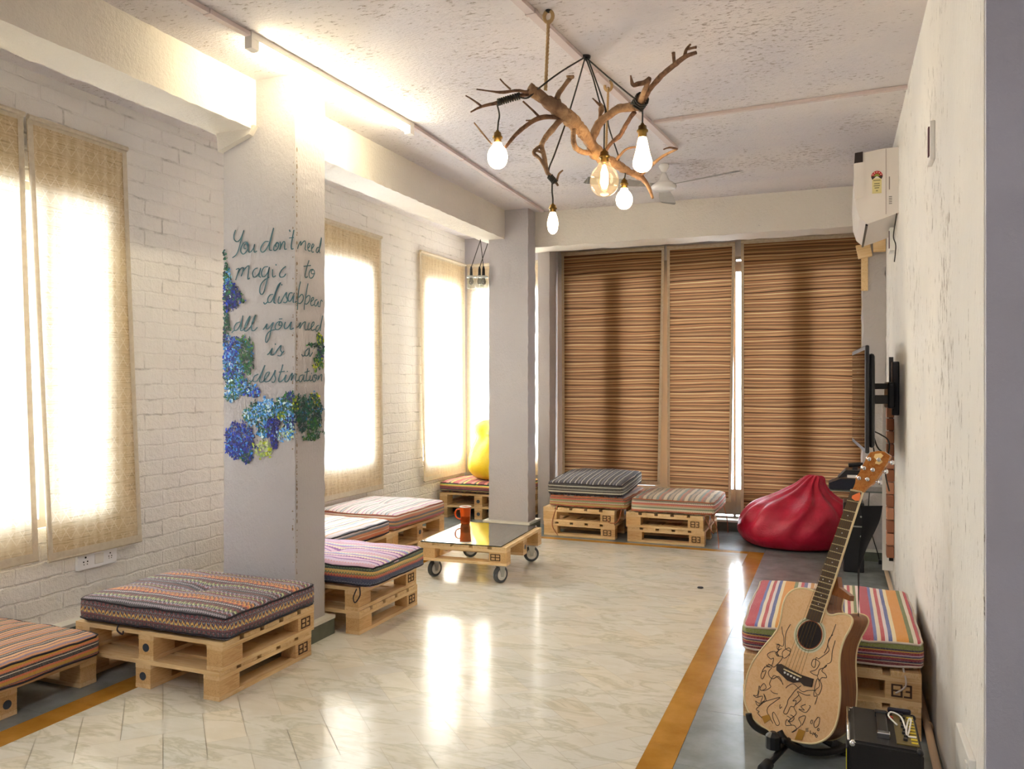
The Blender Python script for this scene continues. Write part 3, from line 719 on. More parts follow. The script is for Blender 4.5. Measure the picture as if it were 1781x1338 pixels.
f4 = fabric('pale_pink_stripe_cloth', S('#8a2a5a',5,'#b5566f',3,'#6f7468',3,'#c9995f',3,'#4d5568',3,'#c27a5c',5,CR,2,'#b9808c',3), S('#e6e0e4',5,'#8f95a8',1.2,'#e8dfe4',4,'#c78fc0',1.5,'#e9e4e6',5,'#c9727e',1,'#b9c4d0',3,'#54586a',1), 'y', .13, .15, .003, 30)
f5 = fabric('rainbow_stripe_cloth', S('#4e7a3c',4,YE,3,'#20252c',3,'#8a2438',4,'#20252c',2,'#c2622e',3,'#c9c24a',3,'#3f7a52',4,'#8a2438',5), S('#8a2438',6,'#c97a6a',3,'#3f4a3c',2,YE,2), 'x', .13, .16, .0, 20)
f6 = fabric('black_white_stripe_cloth', S('#15171d',7,'#d9d5bf',1.6,'#15171d',3,'#8f8d86',2,'#15171d',4,'#d9d5bf',1.6,'#15171d',5), S('#1b1f2e',6,'#b9b6ac',1.6,'#20263a',4,'#6d7180',2,'#151922',5,'#cfcabb',1.4,'#2a3048',3), 'y', .13, .12, .012, 40, tzig=0.002)
f7 = fabric('olive_orange_patterned_cloth', S('#6f7a56',5,OR,2,'#b7a15a',4,'#a04a34',2,CR,2,'#7f8258',5,'#c2452e',2,'#4a4f3a',3,OR,3,YE,2), S('#b9a898',5,'#7d6f78',3,'#c9a08a',3,'#5d5560',2,'#bf6b58',2), 'y', .13, .14, .018, 30)
f8 = fabric('grey_terracotta_cloth', S('#8b8f96',4,'#c96a45',3,CR,3,'#5f7a58',3,'#b9a98c',4,'#c96a45',2,'#9a4f56',2,CR,2,'#7b7060',4), S('#a9937a',4,'#6f6e66',2,'#c9b79a',3,'#8d6f60',3,'#b96c50',2,'#7f8a80',3,'#c4b296',3,'#59524c',1), 'y', .13, .20, .02, 30)
f9 = fabric('bright_multi_stripe_cloth', S('#7a1428',8,'#e0c9b0',.8,'#3d2a4c',2,'#8a1a30',3,YE,.8,'#473056',2,'#c9a6b4',1.2,'#8a1a30',3,'#d9a038',1,'#26233c',2,'#77803a',7), [(0.0, '#e6d9c4'), (0.03272727272727272, '#4a5a9c'), (0.06545454545454545, '#d9ccd2'), (0.09818181818181819, '#b82a48'), (0.1309090909090909, '#e9dcc8'), (0.1636363636363636, '#c98a3a'), (0.19636363636363638, '#e2d4d6'), (0.2290909090909091, '#5a5f9c'), (0.2618181818181818, '#c22f48'), (0.2945454545454545, '#e6dccb'), (0.3272727272727272, '#6d7a48'), (0.36, '#d98f2a'), (0.46, '#e9d9b0'), (0.49, '#4a5a9c'), (0.52, '#e0d2d2'), (0.55, '#b83a48'), (0.5800000000000001, '#e6d9c4'), (0.61, '#5a6ab0'), (0.64, '#ab2040'), (0.73, '#e6d0d0'), (0.7566666666666666, '#6d7a48'), (0.7833333333333333, '#d9c6a8'), (0.81, '#b82a48'), (0.8366666666666667, '#e6dccb'), (0.8633333333333333, '#4a4f80'), (0.89, '#7d8a50'), (0.985, '#e6d9c4')], 'y', .118, .51, .0, 30)
M['piping'] = simple('dark_piping', '#241d28', 0.7); M['piping_pale'] = simple('pale_piping', '#c9bdb0', 0.7); M['piping_red'] = simple('terracotta_piping', '#a8603f', 0.7)
def cushion(label, loc, L, W, T, rz, mat, pip, tufts=1, sag=0.0, tilt=(0, 0), seed=0, puff=.018, ties=()):
    loc = (loc[0], loc[1], loc[2]+.006)
    r = thing('cushion', label, 'cushion', loc, rz, 'patterned floor cushions')
    r.rotation_euler = (tilt[0], tilt[1], rz)
    hx_, hy, hz = L/2, W/2, T/2; rr = .035; N = 26
    bm = bmesh.new()
    def P(p):
        inner = Vector((max(-(hx_-rr), min(hx_-rr, p.x)), max(-(hy-rr), min(hy-rr, p.y)), max(-(hz-rr), min(hz-rr, p.z))))
        d = p-inner; q = inner+(d.normalized()*rr if d.length > 1e-9 else d)
        a, b, c = q.x/hx_, q.y/hy, q.z/hz
        if c > 0:
            q.z += puff*(1-a**4)*(1-b**4)
            for tx in tufts_x:
                for ty in tufts_y:
                    dd = math.hypot(q.x-tx, q.y-ty); q.z -= .030*math.exp(-(dd/.045)**2)+.012*math.exp(-(dd/.14)**2)
        side = (1-c*c)
        if abs(a) > .9: q.x += .012*side*(1 if a > 0 else -1)*(1-b**4)
        if abs(b) > .9: q.y += .012*side*(1 if b > 0 else -1)*(1-a**4)
        q.z += sag*(a*a)*.5
        nn = q*7+Vector((seed*3.1, seed*1.7, 0)); q += Vector((noise.noise(nn), noise.noise(nn+Vector((5, 1, 2))), noise.noise(nn+Vector((1, 8, 3)))))*.007
        q += Vector((0, 0, noise.noise(nn*2.5)))*.004
        q.z += hz
        return q
    nx_ = {0: [], 1: [0.0], 2: [-L*.2, L*.2]}[tufts]; tufts_x = nx_; tufts_y = {0: [], 1: [0.0], 2: [-W*.2, W*.2]}[tufts]
    grids = []
    def face(fn, n1, n2):
        vv = [[bm.verts.new(P(fn(i/n1*2-1, j/n2*2-1))) for i in range(n1+1)] for j in range(n2+1)]
        for j in range(n2):
            for i in range(n1): bm.faces.new((vv[j][i], vv[j][i+1], vv[j+1][i+1], vv[j+1][i]))
    def e(t): return math.sin(t*PI/2)*.35+t*.65
    face(lambda s, t: Vector((e(s)*hx_, e(t)*hy, hz)), N, N); face(lambda s, t: Vector((e(s)*hx_, e(t)*hy, -hz)), N, N)
    face(lambda s, t: Vector((hx_, e(s)*hy, t*hz)), N, 6); face(lambda s, t: Vector((-hx_, e(s)*hy, t*hz)), N, 6)
    face(lambda s, t: Vector((e(s)*hx_, hy, t*hz)), N, 6); face(lambda s, t: Vector((e(s)*hx_, -hy, t*hz)), N, 6)
    bmesh.ops.remove_doubles(bm, verts=bm.verts, dist=.0004)
    obj('cover', bm, mat, r, True)
    for zz, nm in ((hz-.006, 'piping'), (-hz+.014, 'piping')):
        path = []
        for k in range(96):
            t = 2*PI*k/96; cx, cy = math.cos(t), math.sin(t); m_ = max(abs(cx)/hx_, abs(cy)/hy)
            p = Vector((cx/m_, cy/m_, zz)); 
            path.append(P(p)+Vector((p.x, p.y, 0)).normalized()*.002)
        bm = bmesh.new(); tube(bm, path, .0055, 6, closed=True); obj(nm, bm, pip, r, True)
    for pts in ties:
        bm = bmesh.new(); tube(bm, smooth_path(pts, 6), .004, 6); obj('tie_cord', bm, pip, r, True)
    return r
Z2 = 2*H+.001
cushion('large maroon, orange and navy patterned cushion, foremost on the double pallet', (-3.235, 3.51, Z2), .985, .735, .125, 0, f1, M['piping'], 1, seed=1, ties=[[(-.2, -.365, .02), (-.19, -.39, -.01), (-.16, -.385, -.03), (-.17, -.37, -.02)]])
cushion('orange and black striped cushion cut by the photo edge', (-3.90, 2.60, H), .99, .80, .125, PI/2, f0, M['piping'], 1, seed=2, tilt=(0, 0))
cushion('purple and navy cushion with green zigzag rim, just behind the front column', (-3.12, 4.63, Z2), .99, .67, .135, 0, f2, M['piping'], 1, seed=3, ties=[[(.42, -.372, .01), (.44, -.40, -.03), (.41, -.405, -.075), (.39, -.395, -.05), (.40, -.374, .0)]])
cushion('pale blue and orange striped cushion, lower one against the brick wall', (-3.85, 5.47, Z2), .86, .82, .125, PI/2, f3, M['piping'], 1, seed=4)
cushion('white and pink striped cushion shining under the bright window blind', (-3.89, 6.52, Z2), .96, .82, .135, PI/2, f4, M['piping_red'], 1, seed=5, puff=.03)
cushion('rainbow striped cushion under the yellow bean bag', (-3.785, 8.80, Z2), .98, .74, .115, 0, f5, M['piping'], 0, seed=6)
cushion('olive and orange patterned cushion, lower of the two stacked beside the back column', (-2.33, 8.30, Z2), .88, .80, .125, PI/2, f7, M['piping_red'], 0, seed=7, ties=[[(-.44, .30, .03), (-.46, .34, -.08), (-.455, .36, -.2), (-.452, .30, -.29)], [(-.44, -.36, .03), (-.47, -.33, -.1), (-.465, -.25, -.13), (-.45, -.2, -.08)]])
cushion('black and white striped cushion, upper of the two stacked beside the back column', (-2.35, 8.28, Z2+.15), .86, .78, .13, PI/2, f6, M['piping'], 0, seed=8, tilt=(0, math.radians(-4)), puff=.03)
cushion('grey and terracotta striped cushion with hanging tassels before the bamboo blinds', (-1.47, 8.25, Z2), .86, .80, .135, PI/2, f8, M['piping_red'], 0, seed=9, puff=.03, ties=[[(-.43, -.36, .02), (-.45, -.42, -.08), (-.46, -.44, -.2), (-.50, -.45, -.285)], [(-.43, -.30, .02), (-.47, -.37, -.12), (-.45, -.40, -.16)], [(.1, -.42, .03), (.11, -.45, -.1), (.12, -.46, -.24)]])
cushion('bright red, orange and green striped cushion behind the guitar', (-.03, 4.42, Z2), .97, .765, .128, PI/2, f9, M['piping_pale'], 0, seed=10, puff=.012, ties=[[(-.485, -.02, .01), (-.50, .0, -.06), (-.50, -.05, -.12)], [(-.485, -.30, .01), (-.50, -.31, -.06), (-.50, -.27, -.10)]])

# ---------------- glass topped pallet table on castors ----------------
T = thing('coffee_table', 'low coffee table made of a pallet with glass top and four castor wheels', 'coffee table', (-2.745, 6.215, 0), 0)
T.rotation_euler = (0, 0, math.radians(3))
def table():
    L, W = .93, .745   # long along y
    zb = .146
    n = 5; bw = .122; gp = (W-n*bw)/(n-1)
    for i in range(n):
        x0 = -W/2+i*(bw+gp); box('deck_board', x0, x0+bw, -L/2, L/2, zb+.122, zb+.144, M['woody'], T, .0015)
    for y in (-L/2+.05, 0, L/2-.05):
        box('cross_board', -W/2, W/2, y-.05, y+.05, zb+.1, zb+.122, M['woodx'], T, .0015)
        box('bottom_board', -W/2, W/2, y-.05, y+.05, zb, zb+.022, M['woodx'], T, .0015)
        for s in (-1, 1):
            xc = s*(W/2-.0725)
            b = box('block', xc-.0725, xc+.0725, y-.049, y+.049, zb+.022, zb+.1, M['block'], T, .002)
            if y == 0:
                bm = bmesh.new(); lathe(bm, [(.0, .0), (.02, .0), (.02, .002), (.0, .002)], 0, 0, 0, 16, 'x')
                for v in bm.verts: v.co = Vector((s*(W/2-.0008)+s*v.co.x, v.co.y, v.co.z+zb+.061))
                obj('plug', bm, M['plug'], b)
    bm = bmesh.new(); ye = -L/2
    for k in range(3): bx(bm, .24+k*.037, .247+k*.037, ye-.0008, ye+.003, zb+.036, zb+.088)
    for zz in (.036, .059, .082): bx(bm, .24, .32, ye-.0008, ye+.003, zb+zz, zb+zz+.006)
    obj('brand_mark', bm, M['brand'], T)
    glassm = thin_glass('table_glass', (.80, .85, .82, 1), .12, .85, 2.2)
    gt = box('glass_top', -.345, .33, -.475, .465, zb+.1455, zb+.154, glassm, T)
    bm = bmesh.new()
    for a in ((-.346, .331, -.4765, -.475), (-.346, .331, .465, .4665), (.33, .3315, -.475, .465), (-.3465, -.345, -.475, .465)): bx(bm, a[0], a[1], a[2], a[3], zb+.146, zb+.1535)
    obj('glass_edge', bm, simple('green_black_glass_edge', '#1c2a28', .2), gt)
    for x, y, rot in ((-.27, -.37, -.42), (.30, -.40, -.5), (.30, .40, -1.0), (-.27, .40, -.95)):
        bm = bmesh.new(); bx(bm, x-.045, x+.045, y-.04, y+.04, zb-.006, zb)
        br = obj('castor', bm, M['steel'], T); 
        c, s = math.cos(rot), math.sin(rot)
        def rp(v): return Vector((x+c*v[0]-s*v[1], y+s*v[0]+c*v[1], v[2]))
        bm = bmesh.new()
        for sd in (-1, 1):
            prism(bm, [(-.03, zb-.008), (.03, zb-.008), (.012, .05), (-.012, .05)], lambda p, sd=sd: rp((sd*.022, p[0], p[1])), lambda p, sd=sd: rp((sd*.026, p[0], p[1])))
        bx(bm, 0, 0.0001, 0, 0.0001, 0, 0.0001) if False else None
        prism(bm, [(-.03, -.03), (.03, -.03), (.03, .03), (-.03, .03)], lambda p: rp((p[0], p[1], zb-.0065)), lambda p: rp((p[0], p[1], zb-.014)))
        prism(bm, [(-.018, .03), (.018, .03), (.022, .075), (-.022, .075)], lambda p: rp((p[0], p[1], zb-.016)), lambda p: rp((p[0], p[1], zb-.02)))
        obj('fork', bm, M['steel'], br)
        bm = bmesh.new(); lathe(bm, [(.045, -.019), (.058, -.019), (.066, -.012), (.0675, 0), (.066, .012), (.058, .019), (.045, .019), (.045, -.019)], 0, 0, 0, 28, 'x', False)
        for v in bm.verts: v.co = rp((v.co.x, v.co.y, v.co.z+.0675))
        obj('tyre', bm, M['tyre'], br, True)
        bm = bmesh.new(); lathe(bm, [(.0, -.014), (.018, -.016), (.02, -.012), (.036, -.012), (.038, -.018), (.046, -.018), (.046, .018), (.038, .018), (.036, .012), (.02, .012), (.018, .016), (0, .014)], 0, 0, 0, 28, 'x')
        for v in bm.verts: v.co = rp((v.co.x, v.co.y, v.co.z+.0675))
        obj('hub', bm, M['white'], br, True)
table()
# mug
mugp = at_z(805.5, 912, .3)
mugp = Vector((-3.065, 6.56, .3005))
mug = thing('mug', 'tall orange mug with a handle standing on the glass table', 'mug', mugp)
g = G('orange_ceramic'); g.P(col=hx('#ea5f1e'), rough=.25, spec=.5); M['orange'] = g.m
bm = bmesh.new(); lathe(bm, [(0, 0), (.036, 0), (.040, .005), (.050, .15), (.052, .155), (.047, .155), (.043, .02), (0, .012)], 0, 0, 0, 32); obj('cup', bm, M['orange'], mug, True)
bm = bmesh.new(); lathe(bm, [(.0525, .150), (.0535, .156), (.050, .159), (.0465, .156), (.0465, .150)], 0, 0, 0, 32, 'z', False); obj('rim', bm, M['white'], mug, True)
bm = bmesh.new(); tube(bm, smooth_path([(-.046, -.01, .13), (-.075, -.02, .125), (-.088, -.025, .09), (-.076, -.02, .055), (-.041, -.01, .04)], 6), .007, 8); obj('handle', bm, M['orange'], mug, True)

# ---------------- bean bags ----------------
def leather(name, a, b, rough=.35):
    g = G(name); g.P(col=g.ramp(g.noise(5, 3), [(0.35, a), (0.65, b)]), rough=rough, spec=.5, nor=g.bump(g.ma('ADD', g.noise(60, 3), g.ma('MULTIPLY', g.noise(7, 3, .5, dist=1.2), 2.2)), .35, .01)); return g.m
def bag(label, loc, prof, seg, peak, mat, cord, foldn=9, seed=0, squash=(1, 1), fold=.05):
    r = thing('bean_bag', label, 'bean bag', loc)
    bm = bmesh.new(); rings = []
    pf = smooth_path([Vector((a, b, 0)) for a, b in prof], 5)
    zt = prof[-1][1]
    for q in pf:
        rad, h = q.x, q.y; ring = []; k_ = (h/zt)
        for i in range(seg):
            t = 2*PI*i/seg
            k_ = max(0.0, k_); f = 1+fold*max(0, k_-.15)*math.sin(foldn*t+3*noise.noise(Vector((math.cos(t)*1.5, math.sin(t)*1.5, h*4+seed))))+.05*noise.noise(Vector((math.cos(t)*1.6, math.sin(t)*1.6, h*3+seed)))
            x, y = rad*f*math.cos(t)*squash[0], rad*f*math.sin(t)*squash[1]
            x += peak[0]*k_**2.2; y += peak[1]*k_**2.2
            z = h+ .02*noise.noise(Vector((x*5, y*5, h*5+seed)))*(k_ > .05)
            ring.append(bm.verts.new((x, y, max(z, 0))))
        rings.append(ring)
    for r0, r1 in zip(rings, rings[1:]):
        for i in range(seg): bm.faces.new((r0[i], r0[(i+1) % seg], r1[(i+1) % seg], r1[i]))
    bm.faces.new(rings[0][::-1]); bm.faces.new(rings[-1])
    obj('body', bm, mat, r, True)
    # seam piping from the tuft down
    for k in range(4):
        idx = int(seg*(k+.35)/4) % seg
    return r
M['red'] = leather('crimson_vinyl', '#a80f2e', '#c21a3c', .38); M['yellow'] = leather('yellow_vinyl', '#eec81e', '#f4d63a', .42)
rb = bag('slumped crimson bean bag on the floor before the bamboo blinds', (-.375, 8.30, 0), [(.30, 0), (.44, .015), (.515, .09), (.53, .19), (.50, .30), (.43, .39), (.34, .45), (.245, .50), (.17, .55), (.12, .60), (.095, .64), (.06, .675), (0, .68)], 128, (.19, -.05), M['red'], None, 11, 2, (1.0, .95), .16)
yb = bag('upright yellow bean bag sitting on the cushion in the bay', (-3.70, 8.80, Z2+.15), [(.14, 0), (.25, .01), (.335, .10), (.345, .22), (.30, .36), (.25, .45), (.235, .50), (.25, .55), (.235, .62), (.16, .665), (.06, .68), (0, .68)], 72, (-.02, 0), M['yellow'], None, 8, 5, (1, .95), .09)
# ---------------- ceiling fixtures ----------------
def bar(bm, p, q, w_, h_, zt):
    """flat bar under the ceiling from p to q (x,y), width w_, height h_, top at zt"""
    p, q = Vector((p[0], p[1], 0)), Vector((q[0], q[1], 0)); d = (q-p).normalized(); s = Vector((-d.y, d.x, 0))*w_/2
    prism(bm, [p+s, q+s, q-s, p-s], lambda v: (v.x, v.y, zt), lambda v: (v.x, v.y, zt-h_))
def clip(bm, p, d, w_, h_, zt):
    p = Vector((p[0], p[1], 0)); d = Vector((d[0], d[1], 0)).normalized(); bar(bm, p-d*.012, p+d*.012, w_+.012, h_+.003, zt)
def conduit(label, p, q, w_, h_, clips, zt=ZC-.0015, boxes=()):
    mid = ((p[0]+q[0])/2, (p[1]+q[1])/2, zt)
    r = thing('conduit', label, 'conduit', mid); o = Vector((mid[0], mid[1], 0))
    bm = bmesh.new(); bar(bm, (p[0]-mid[0], p[1]-mid[1]), (q[0]-mid[0], q[1]-mid[1]), w_, h_, 0); obj('duct', bm, M['conduit'], r)
    for t in clips:
        bm = bmesh.new(); c = (p[0]+(q[0]-p[0])*t-mid[0], p[1]+(q[1]-p[1])*t-mid[1]); clip(bm, c, (q[0]-p[0], q[1]-p[1]), w_, h_, 0); obj('saddle_clip', bm, M['conduit'], r)
    return r
conduit('pale ceiling duct running over the branch chandelier', (-1.56, 1.6), (-1.145, 6.25), .045, .022, (.2, .45, .63, .8))
conduit('thin pale ceiling duct crossing from the chandelier to the wall with the air conditioner', (-1.165, 5.56), (XR, 5.47), .03, .02, (.12, .5, .85))
conduit('ceiling duct leading from the lit tube toward the back column', (-2.748, 5.0), (-2.85, 8.0), .035, .024, (.3, .72))
conduit('ceiling duct leading to the near end of the lit tube', (-2.90, 1.6), (-2.812, 3.38), .035, .022, (.4, .85))
# fluorescent batten
r = thing('tube_light', 'lit white fluorescent tube on the ceiling beside the front column', 'tube light', (-2.78, 4.19, ZC))
bm = bmesh.new(); bar(bm, (-.03, -.80), (.03, .80), .045, .035, 0); obj('batten', bm, M['white'], r)
M['tube'] = emis('lit_tube', '#fff2cc', 85)
bm = bmesh.new(); tube(bm, [(-.028, -.74, -.062), (.028, .74, -.062)], .015, 12); obj('lamp_tube', bm, M['tube'], r, True)
for s in (-1, 1):
    bm = bmesh.new(); bx(bm, .03*s-.022, .03*s+.022, s*.78-.03, s*.78+.03, -.085, 0); obj('end_cap', bm, M['white'], r)

# ceiling fan
fx, fy = -1.325, 6.70
r = thing('ceiling_fan', 'white ceiling fan behind the branch chandelier', 'ceiling fan', (fx, fy, ZC))
M['fan'] = simple('fan_white', '#ece9e6', .25)
bm = bmesh.new(); lathe(bm, [(.0, 0), (.040, 0), (.045, -.02), (.022, -.06), (.015, -.065), (0, -.065)], seg=24); obj('canopy', bm, M['fan'], r, True)
bm = bmesh.new(); tube(bm, [(0, 0, -.05), (0, 0, -.12)], .011, 10); obj('downrod', bm, M['fan'], r)
bm = bmesh.new(); lathe(bm, [(0, -.07), (.018, -.07), (.03, -.10), (.045, -.135), (.085, -.16), (.10, -.172), (.104, -.185), (.10, -.20), (.085, -.212), (0, -.216)], seg=32); obj('motor', bm, M['fan'], r, True)
for k, a in enumerate((-22, 98, 218)):
    a = math.radians(a); bm = bmesh.new(); n = 14; top = []
    for i in range(n+1):
        t = i/n; rr = .09+.60*t; w_ = .035+.035*math.sin(min(1, t*1.3)*PI/2); 
        if t > .93: w_ *= .8
        for s in (-1, 1):
            tw = s*w_*.20
            x, y = rr, s*w_
            top.append(bm.verts.new((x*math.cos(a)-y*math.sin(a), x*math.sin(a)+y*math.cos(a), -.178+tw)))
    for i in range(n): bm.faces.new((top[2*i], top[2*i+1], top[2*i+3], top[2*i+2]))
    g_ = bmesh.ops.solidify(bm, geom=bm.faces[:], thickness=.003); obj('blade', bm, M['fan'], r, True)

# pendant jars
M['jar'] = thin_glass('jar_glass', (.86, .89, .87, 1), .06, .6)
for i, (uc, ub, vb, dd, lab) in enumerate(((826.5, 819.5, 503, 8.60, 'unlit glass jar pendant, leftmost of the three in the bay'), (831.5, 834, 505, 8.80, 'unlit glass jar pendant hanging between and behind the other two in the bay'), (835.5, 841, 503, 8.52, 'unlit glass jar pendant closest to the back column'))):
    top = at(uc, 417, dd); top.z = 3.055; bot = at(ub, 480, dd); top = Vector((max(-3.49, min(-3.3, top.x)), min(top.y, 8.4), 3.055))
    r = thing('jar_pendant', lab, 'pendant lamp', top, 0, 'glass jar pendants in the bay')
    b = bot-top
    bm = bmesh.new(); tube(bm, [(0, 0, .004), b+Vector((0, 0, .09))], .0045, 6); obj('cord', bm, M['cord'], r)
    bm = bmesh.new(); lathe(bm, [(0, .10), (.008, .10), (.014, .07), (.017, .0), (.03, -.01), (.034, -.02), (0, -.02)], b.x, b.y, b.z, 16); obj('socket', bm, M['black'], r, True)
    bm = bmesh.new(); lathe(bm, [(.036, -.012), (.040, -.02), (.046, -.035), (.046, -.12), (.038, -.135), (0, -.137)], b.x, b.y, b.z, 20); obj('glass_jar', bm, M['jar'], r, True)
    bm = bmesh.new(); lathe(bm, [(0, -.022), (.014, -.024), (.026, -.06), (.022, -.085), (0, -.098)], b.x, b.y, b.z, 16); obj('bulb', bm, simple('unlit_bulb_glass', '#8c857a', .1, spec=.8), r, True)
    bm = bmesh.new(); lathe(bm, [(.042, .0), (.048, -.004), (.048, -.02), (.042, -.022), (.038, -.012)], b.x, b.y, b.z, 20); obj('lid', bm, M['steel'], r, True)

# ---------------- branch chandelier ----------------
g = G('driftwood'); n1 = g.noise(30, 5, .65, g.map(scale=(1, 1, 1)), .8)
g.P(col=g.mix(g.ramp(g.noise(4, 3), [(0.4, 0.0), (0.62, .75)]), g.ramp(n1, [(0.3, '#7d5f47'), (0.5, '#ae8a66'), (0.75, '#c9a880')]), '#6d5242'), rough=.75, spec=.25, nor=g.bump(n1, .7, .012)); M['drift'] = g.m
g = G('dark_bark'); n1 = g.noise(40, 5, .65); g.P(col=g.ramp(n1, [(0.3, '#4a3830'), (0.6, '#84644e')]), rough=.8, spec=.2, nor=g.bump(n1, .6, .01)); M['bark'] = g.m
CH = at_z(1018, 98, ZC)
ch = thing('branch_chandelier', 'driftwood branch chandelier with five glowing filament bulbs hanging on ropes', 'chandelier', CH)
def K(x, y, d): return at(780+x/3.186, y/3.186, d)-CH
def limb(bm, pts, sub=5, sides=10, wob=.25):
    P_ = smooth_path([K(x, y, d) for x, y, d, r_ in pts], sub); R_ = smooth_path([Vector((r_/3.186/FPX*d, 0, 0)) for x, y, d, r_ in pts], sub)
    tube(bm, P_, [max(.0015, v.x) for v in R_], sides, True, wob)
bm = bmesh.new()
limb(bm, [(446,492,3.93,29),(490,520,3.95,31),(530,550,3.97,33),(590,590,4.0,40),(650,640,4.05,42),(700,685,4.12,38),(745,735,4.2,32),(785,790,4.3,30),(815,845,4.4,38),(850,875,4.45,34),(900,895,4.5,26),(960,930,4.58,24),(1010,955,4.62,17),(1050,975,4.62,19),(1085,1000,4.6,13),(1110,1040,4.55,10),(1132,1098,4.5,7)], sides=14, wob=.35)
limb(bm, [(795,810,4.33,22),(800,760,4.32,24),(830,690,4.28,24),(880,645,4.25,22),(940,605,4.2,24),(1000,595,4.15,24),(1035,590,4.12,26)], sides=12)
limb(bm, [(598,560,4.0,16),(610,520,3.97,15),(640,480,3.93,13),(675,432,3.88,13)], sides=8); limb(bm, [(675,432,3.88,10),(690,425,3.86,9),(655,424,3.85,7)], sides=6)
limb(bm, [(705,690,4.14,14),(692,750,4.1,14),(700,812,4.12,15),(740,842,4.25,15),(795,850,4.38,15)])
limb(bm, [(630,655,4.05,17),(560,735,3.98,16),(518,800,3.92,14),(530,870,3.9,13),(545,950,3.9,12),(575,985,3.9,10),(608,1030,3.9,5)])
limb(bm, [(520,800,3.92,9),(472,845,3.9,10),(510,885,3.9,9),(548,955,3.9,9)]); limb(bm, [(472,845,3.9,9),(490,835,3.9,8),(520,850,3.9,5)])
limb(bm, [(600,1005,3.9,6),(612,965,3.9,6),(634,944,3.9,4)])
limb(bm, [(828,700,4.3,8),(840,640,4.3,9),(846,608,4.3,17),(846,585,4.3,12),(838,572,4.3,6)])
limb(bm, [(1050,600,4.12,18),(1078,520,4.0,14),(1112,440,3.9,13)])
limb(bm, [(930,885,4.5,8),(975,835,4.45,7),(1010,818,4.42,6),(1045,815,4.4,4)])
limb(bm, [(1060,978,4.62,9),(1140,905,4.5,9),(1190,865,4.45,8),(1268,826,4.4,6)], sides=8)
limb(bm, [(240,800,3.98,4),(190,740,3.98,5),(142,680,3.98,4)], sides=6)
drift = obj('driftwood_branch', bm, M['drift'], ch, True)
bm = bmesh.new()
limb(bm, [(1040,598,4.12,28),(1060,560,4.1,30),(1110,500,4.0,17),(1180,420,3.9,15),(1250,362,3.82,15),(1310,315,3.75,13),(1372,292,3.7,9)], sides=12)
obj('twig', bm, M['bark'], ch, True)
bm = bmesh.new()
limb(bm, [(1252,362,3.82,10),(1250,330,3.8,9),(1246,290,3.78,10)], sides=8); limb(bm, [(1308,312,3.76,11),(1318,275,3.74,9),(1342,245,3.72,5)], sides=8); limb(bm, [(1325,272,3.74,8),(1350,266,3.73,7),(1374,262,3.72,8)], sides=8)
obj('twig', bm, M['bark'], ch, True)
bm = bmesh.new()
limb(bm, [(1114,436,3.9,13),(1085,458,3.88,13),(1050,466,3.87,13),(1022,470,3.86,11),(1010,418,3.85,4)], sides=8)
obj('twig', bm, M['bark'], ch, True)
bm = bmesh.new()
limb(bm, [(1030,620,4.15,13),(985,690,4.22,12),(950,752,4.3,13),(905,790,4.36,10),(872,832,4.4,10)])
obj('twig', bm, M['bark'], ch, True)
bm = bmesh.new()
limb(bm, [(450,505,3.93,14),(430,510,3.93,10),(380,502,3.93,8),(300,512,3.93,9),(230,505,3.93,5),(155,495,3.93,4)], sides=8); limb(bm, [(345,495,3.93,6),(315,470,3.93,5),(285,438,3.93,4)], sides=6)
obj('twig', bm, M['bark'], ch, True)
bm = bmesh.new()
limb(bm, [(450,525,3.95,10),(400,530,3.95,12),(330,550,3.95,11),(260,572,3.95,10),(185,590,3.95,8),(122,622,3.95,4)], sides=8); limb(bm, [(185,590,3.95,7),(145,560,3.95,5),(95,530,3.95,4)], sides=6)
obj('twig', bm, M['bark'], ch, True)
bm = bmesh.new()
limb(bm, [(650,662,4.05,12),(590,650,4.02,12),(510,652,4.0,14),(440,690,4.0,12),(375,745,4.0,11),(312,820,3.99,8)]); limb(bm, [(505,650,4.0,8),(460,605,4.0,6),(412,562,4.0,5)], sides=6); limb(bm, [(480,668,4.0,6),(428,668,4.0,4)], sides=6)
obj('twig', bm, M['bark'], ch, True)
bm = bmesh.new()
limb(bm, [(845,590,4.3,8),(825,570,4.28,6),(798,545,4.26,3)], sides=6)
obj('twig', bm, M['bark'], ch, True)
bm = bmesh.new()
limb(bm, [(1268,826,4.4,6),(1225,818,4.38,5),(1192,828,4.36,4)], sides=6)
obj('twig', bm, M['bark'], ch, True)

# ropes
M['rope'] = simple('jute_rope', '#b8996b', .85)
def rope(p, q, rr=.009, loop=True):
    bm = bmesh.new(); n = 60; ax = (q-p); ln = ax.length
    d = ax.normalized(); a = d.orthogonal().normalized(); b = d.cross(a)
    for ph in (0, 2*PI/3, 4*PI/3):
        pts = [p+ax*(i/n)+(a*math.cos(ph+i*ln/n*110)+b*math.sin(ph+i*ln/n*110))*rr*.5 for i in range(n+1)]
        tube(bm, pts, rr*.62, 6)
    return obj('hanging_rope', bm, M['rope'], ch, True)
r1 = at_z(954, 18, ZC)-CH; r2 = at_z(1058, 141, ZC)-CH
rope(r1+Vector((0, 0, -.05)), K(538, 500, 3.95), .008); rope(r2+Vector((0, 0, -.04)), K(872, 880, 4.47), .007)
for q in (r1, r2):
    bm = bmesh.new(); pts = [q+Vector((.022*math.sin(t), 0, -.03-.028*math.cos(t)*1.0)) for t in [2*PI*i/20 for i in range(20)]]; tube(bm, pts, .009, 6, closed=True); lp = obj('rope_loop', bm, M['rope'], ch, True)
    bm = bmesh.new(); lathe(bm, [(0, 0), (.016, 0), (.014, -.008), (.004, -.012), (0, -.012)], q.x, q.y, q.z, 12); obj('ceiling_hook', bm, M['black'], ch)
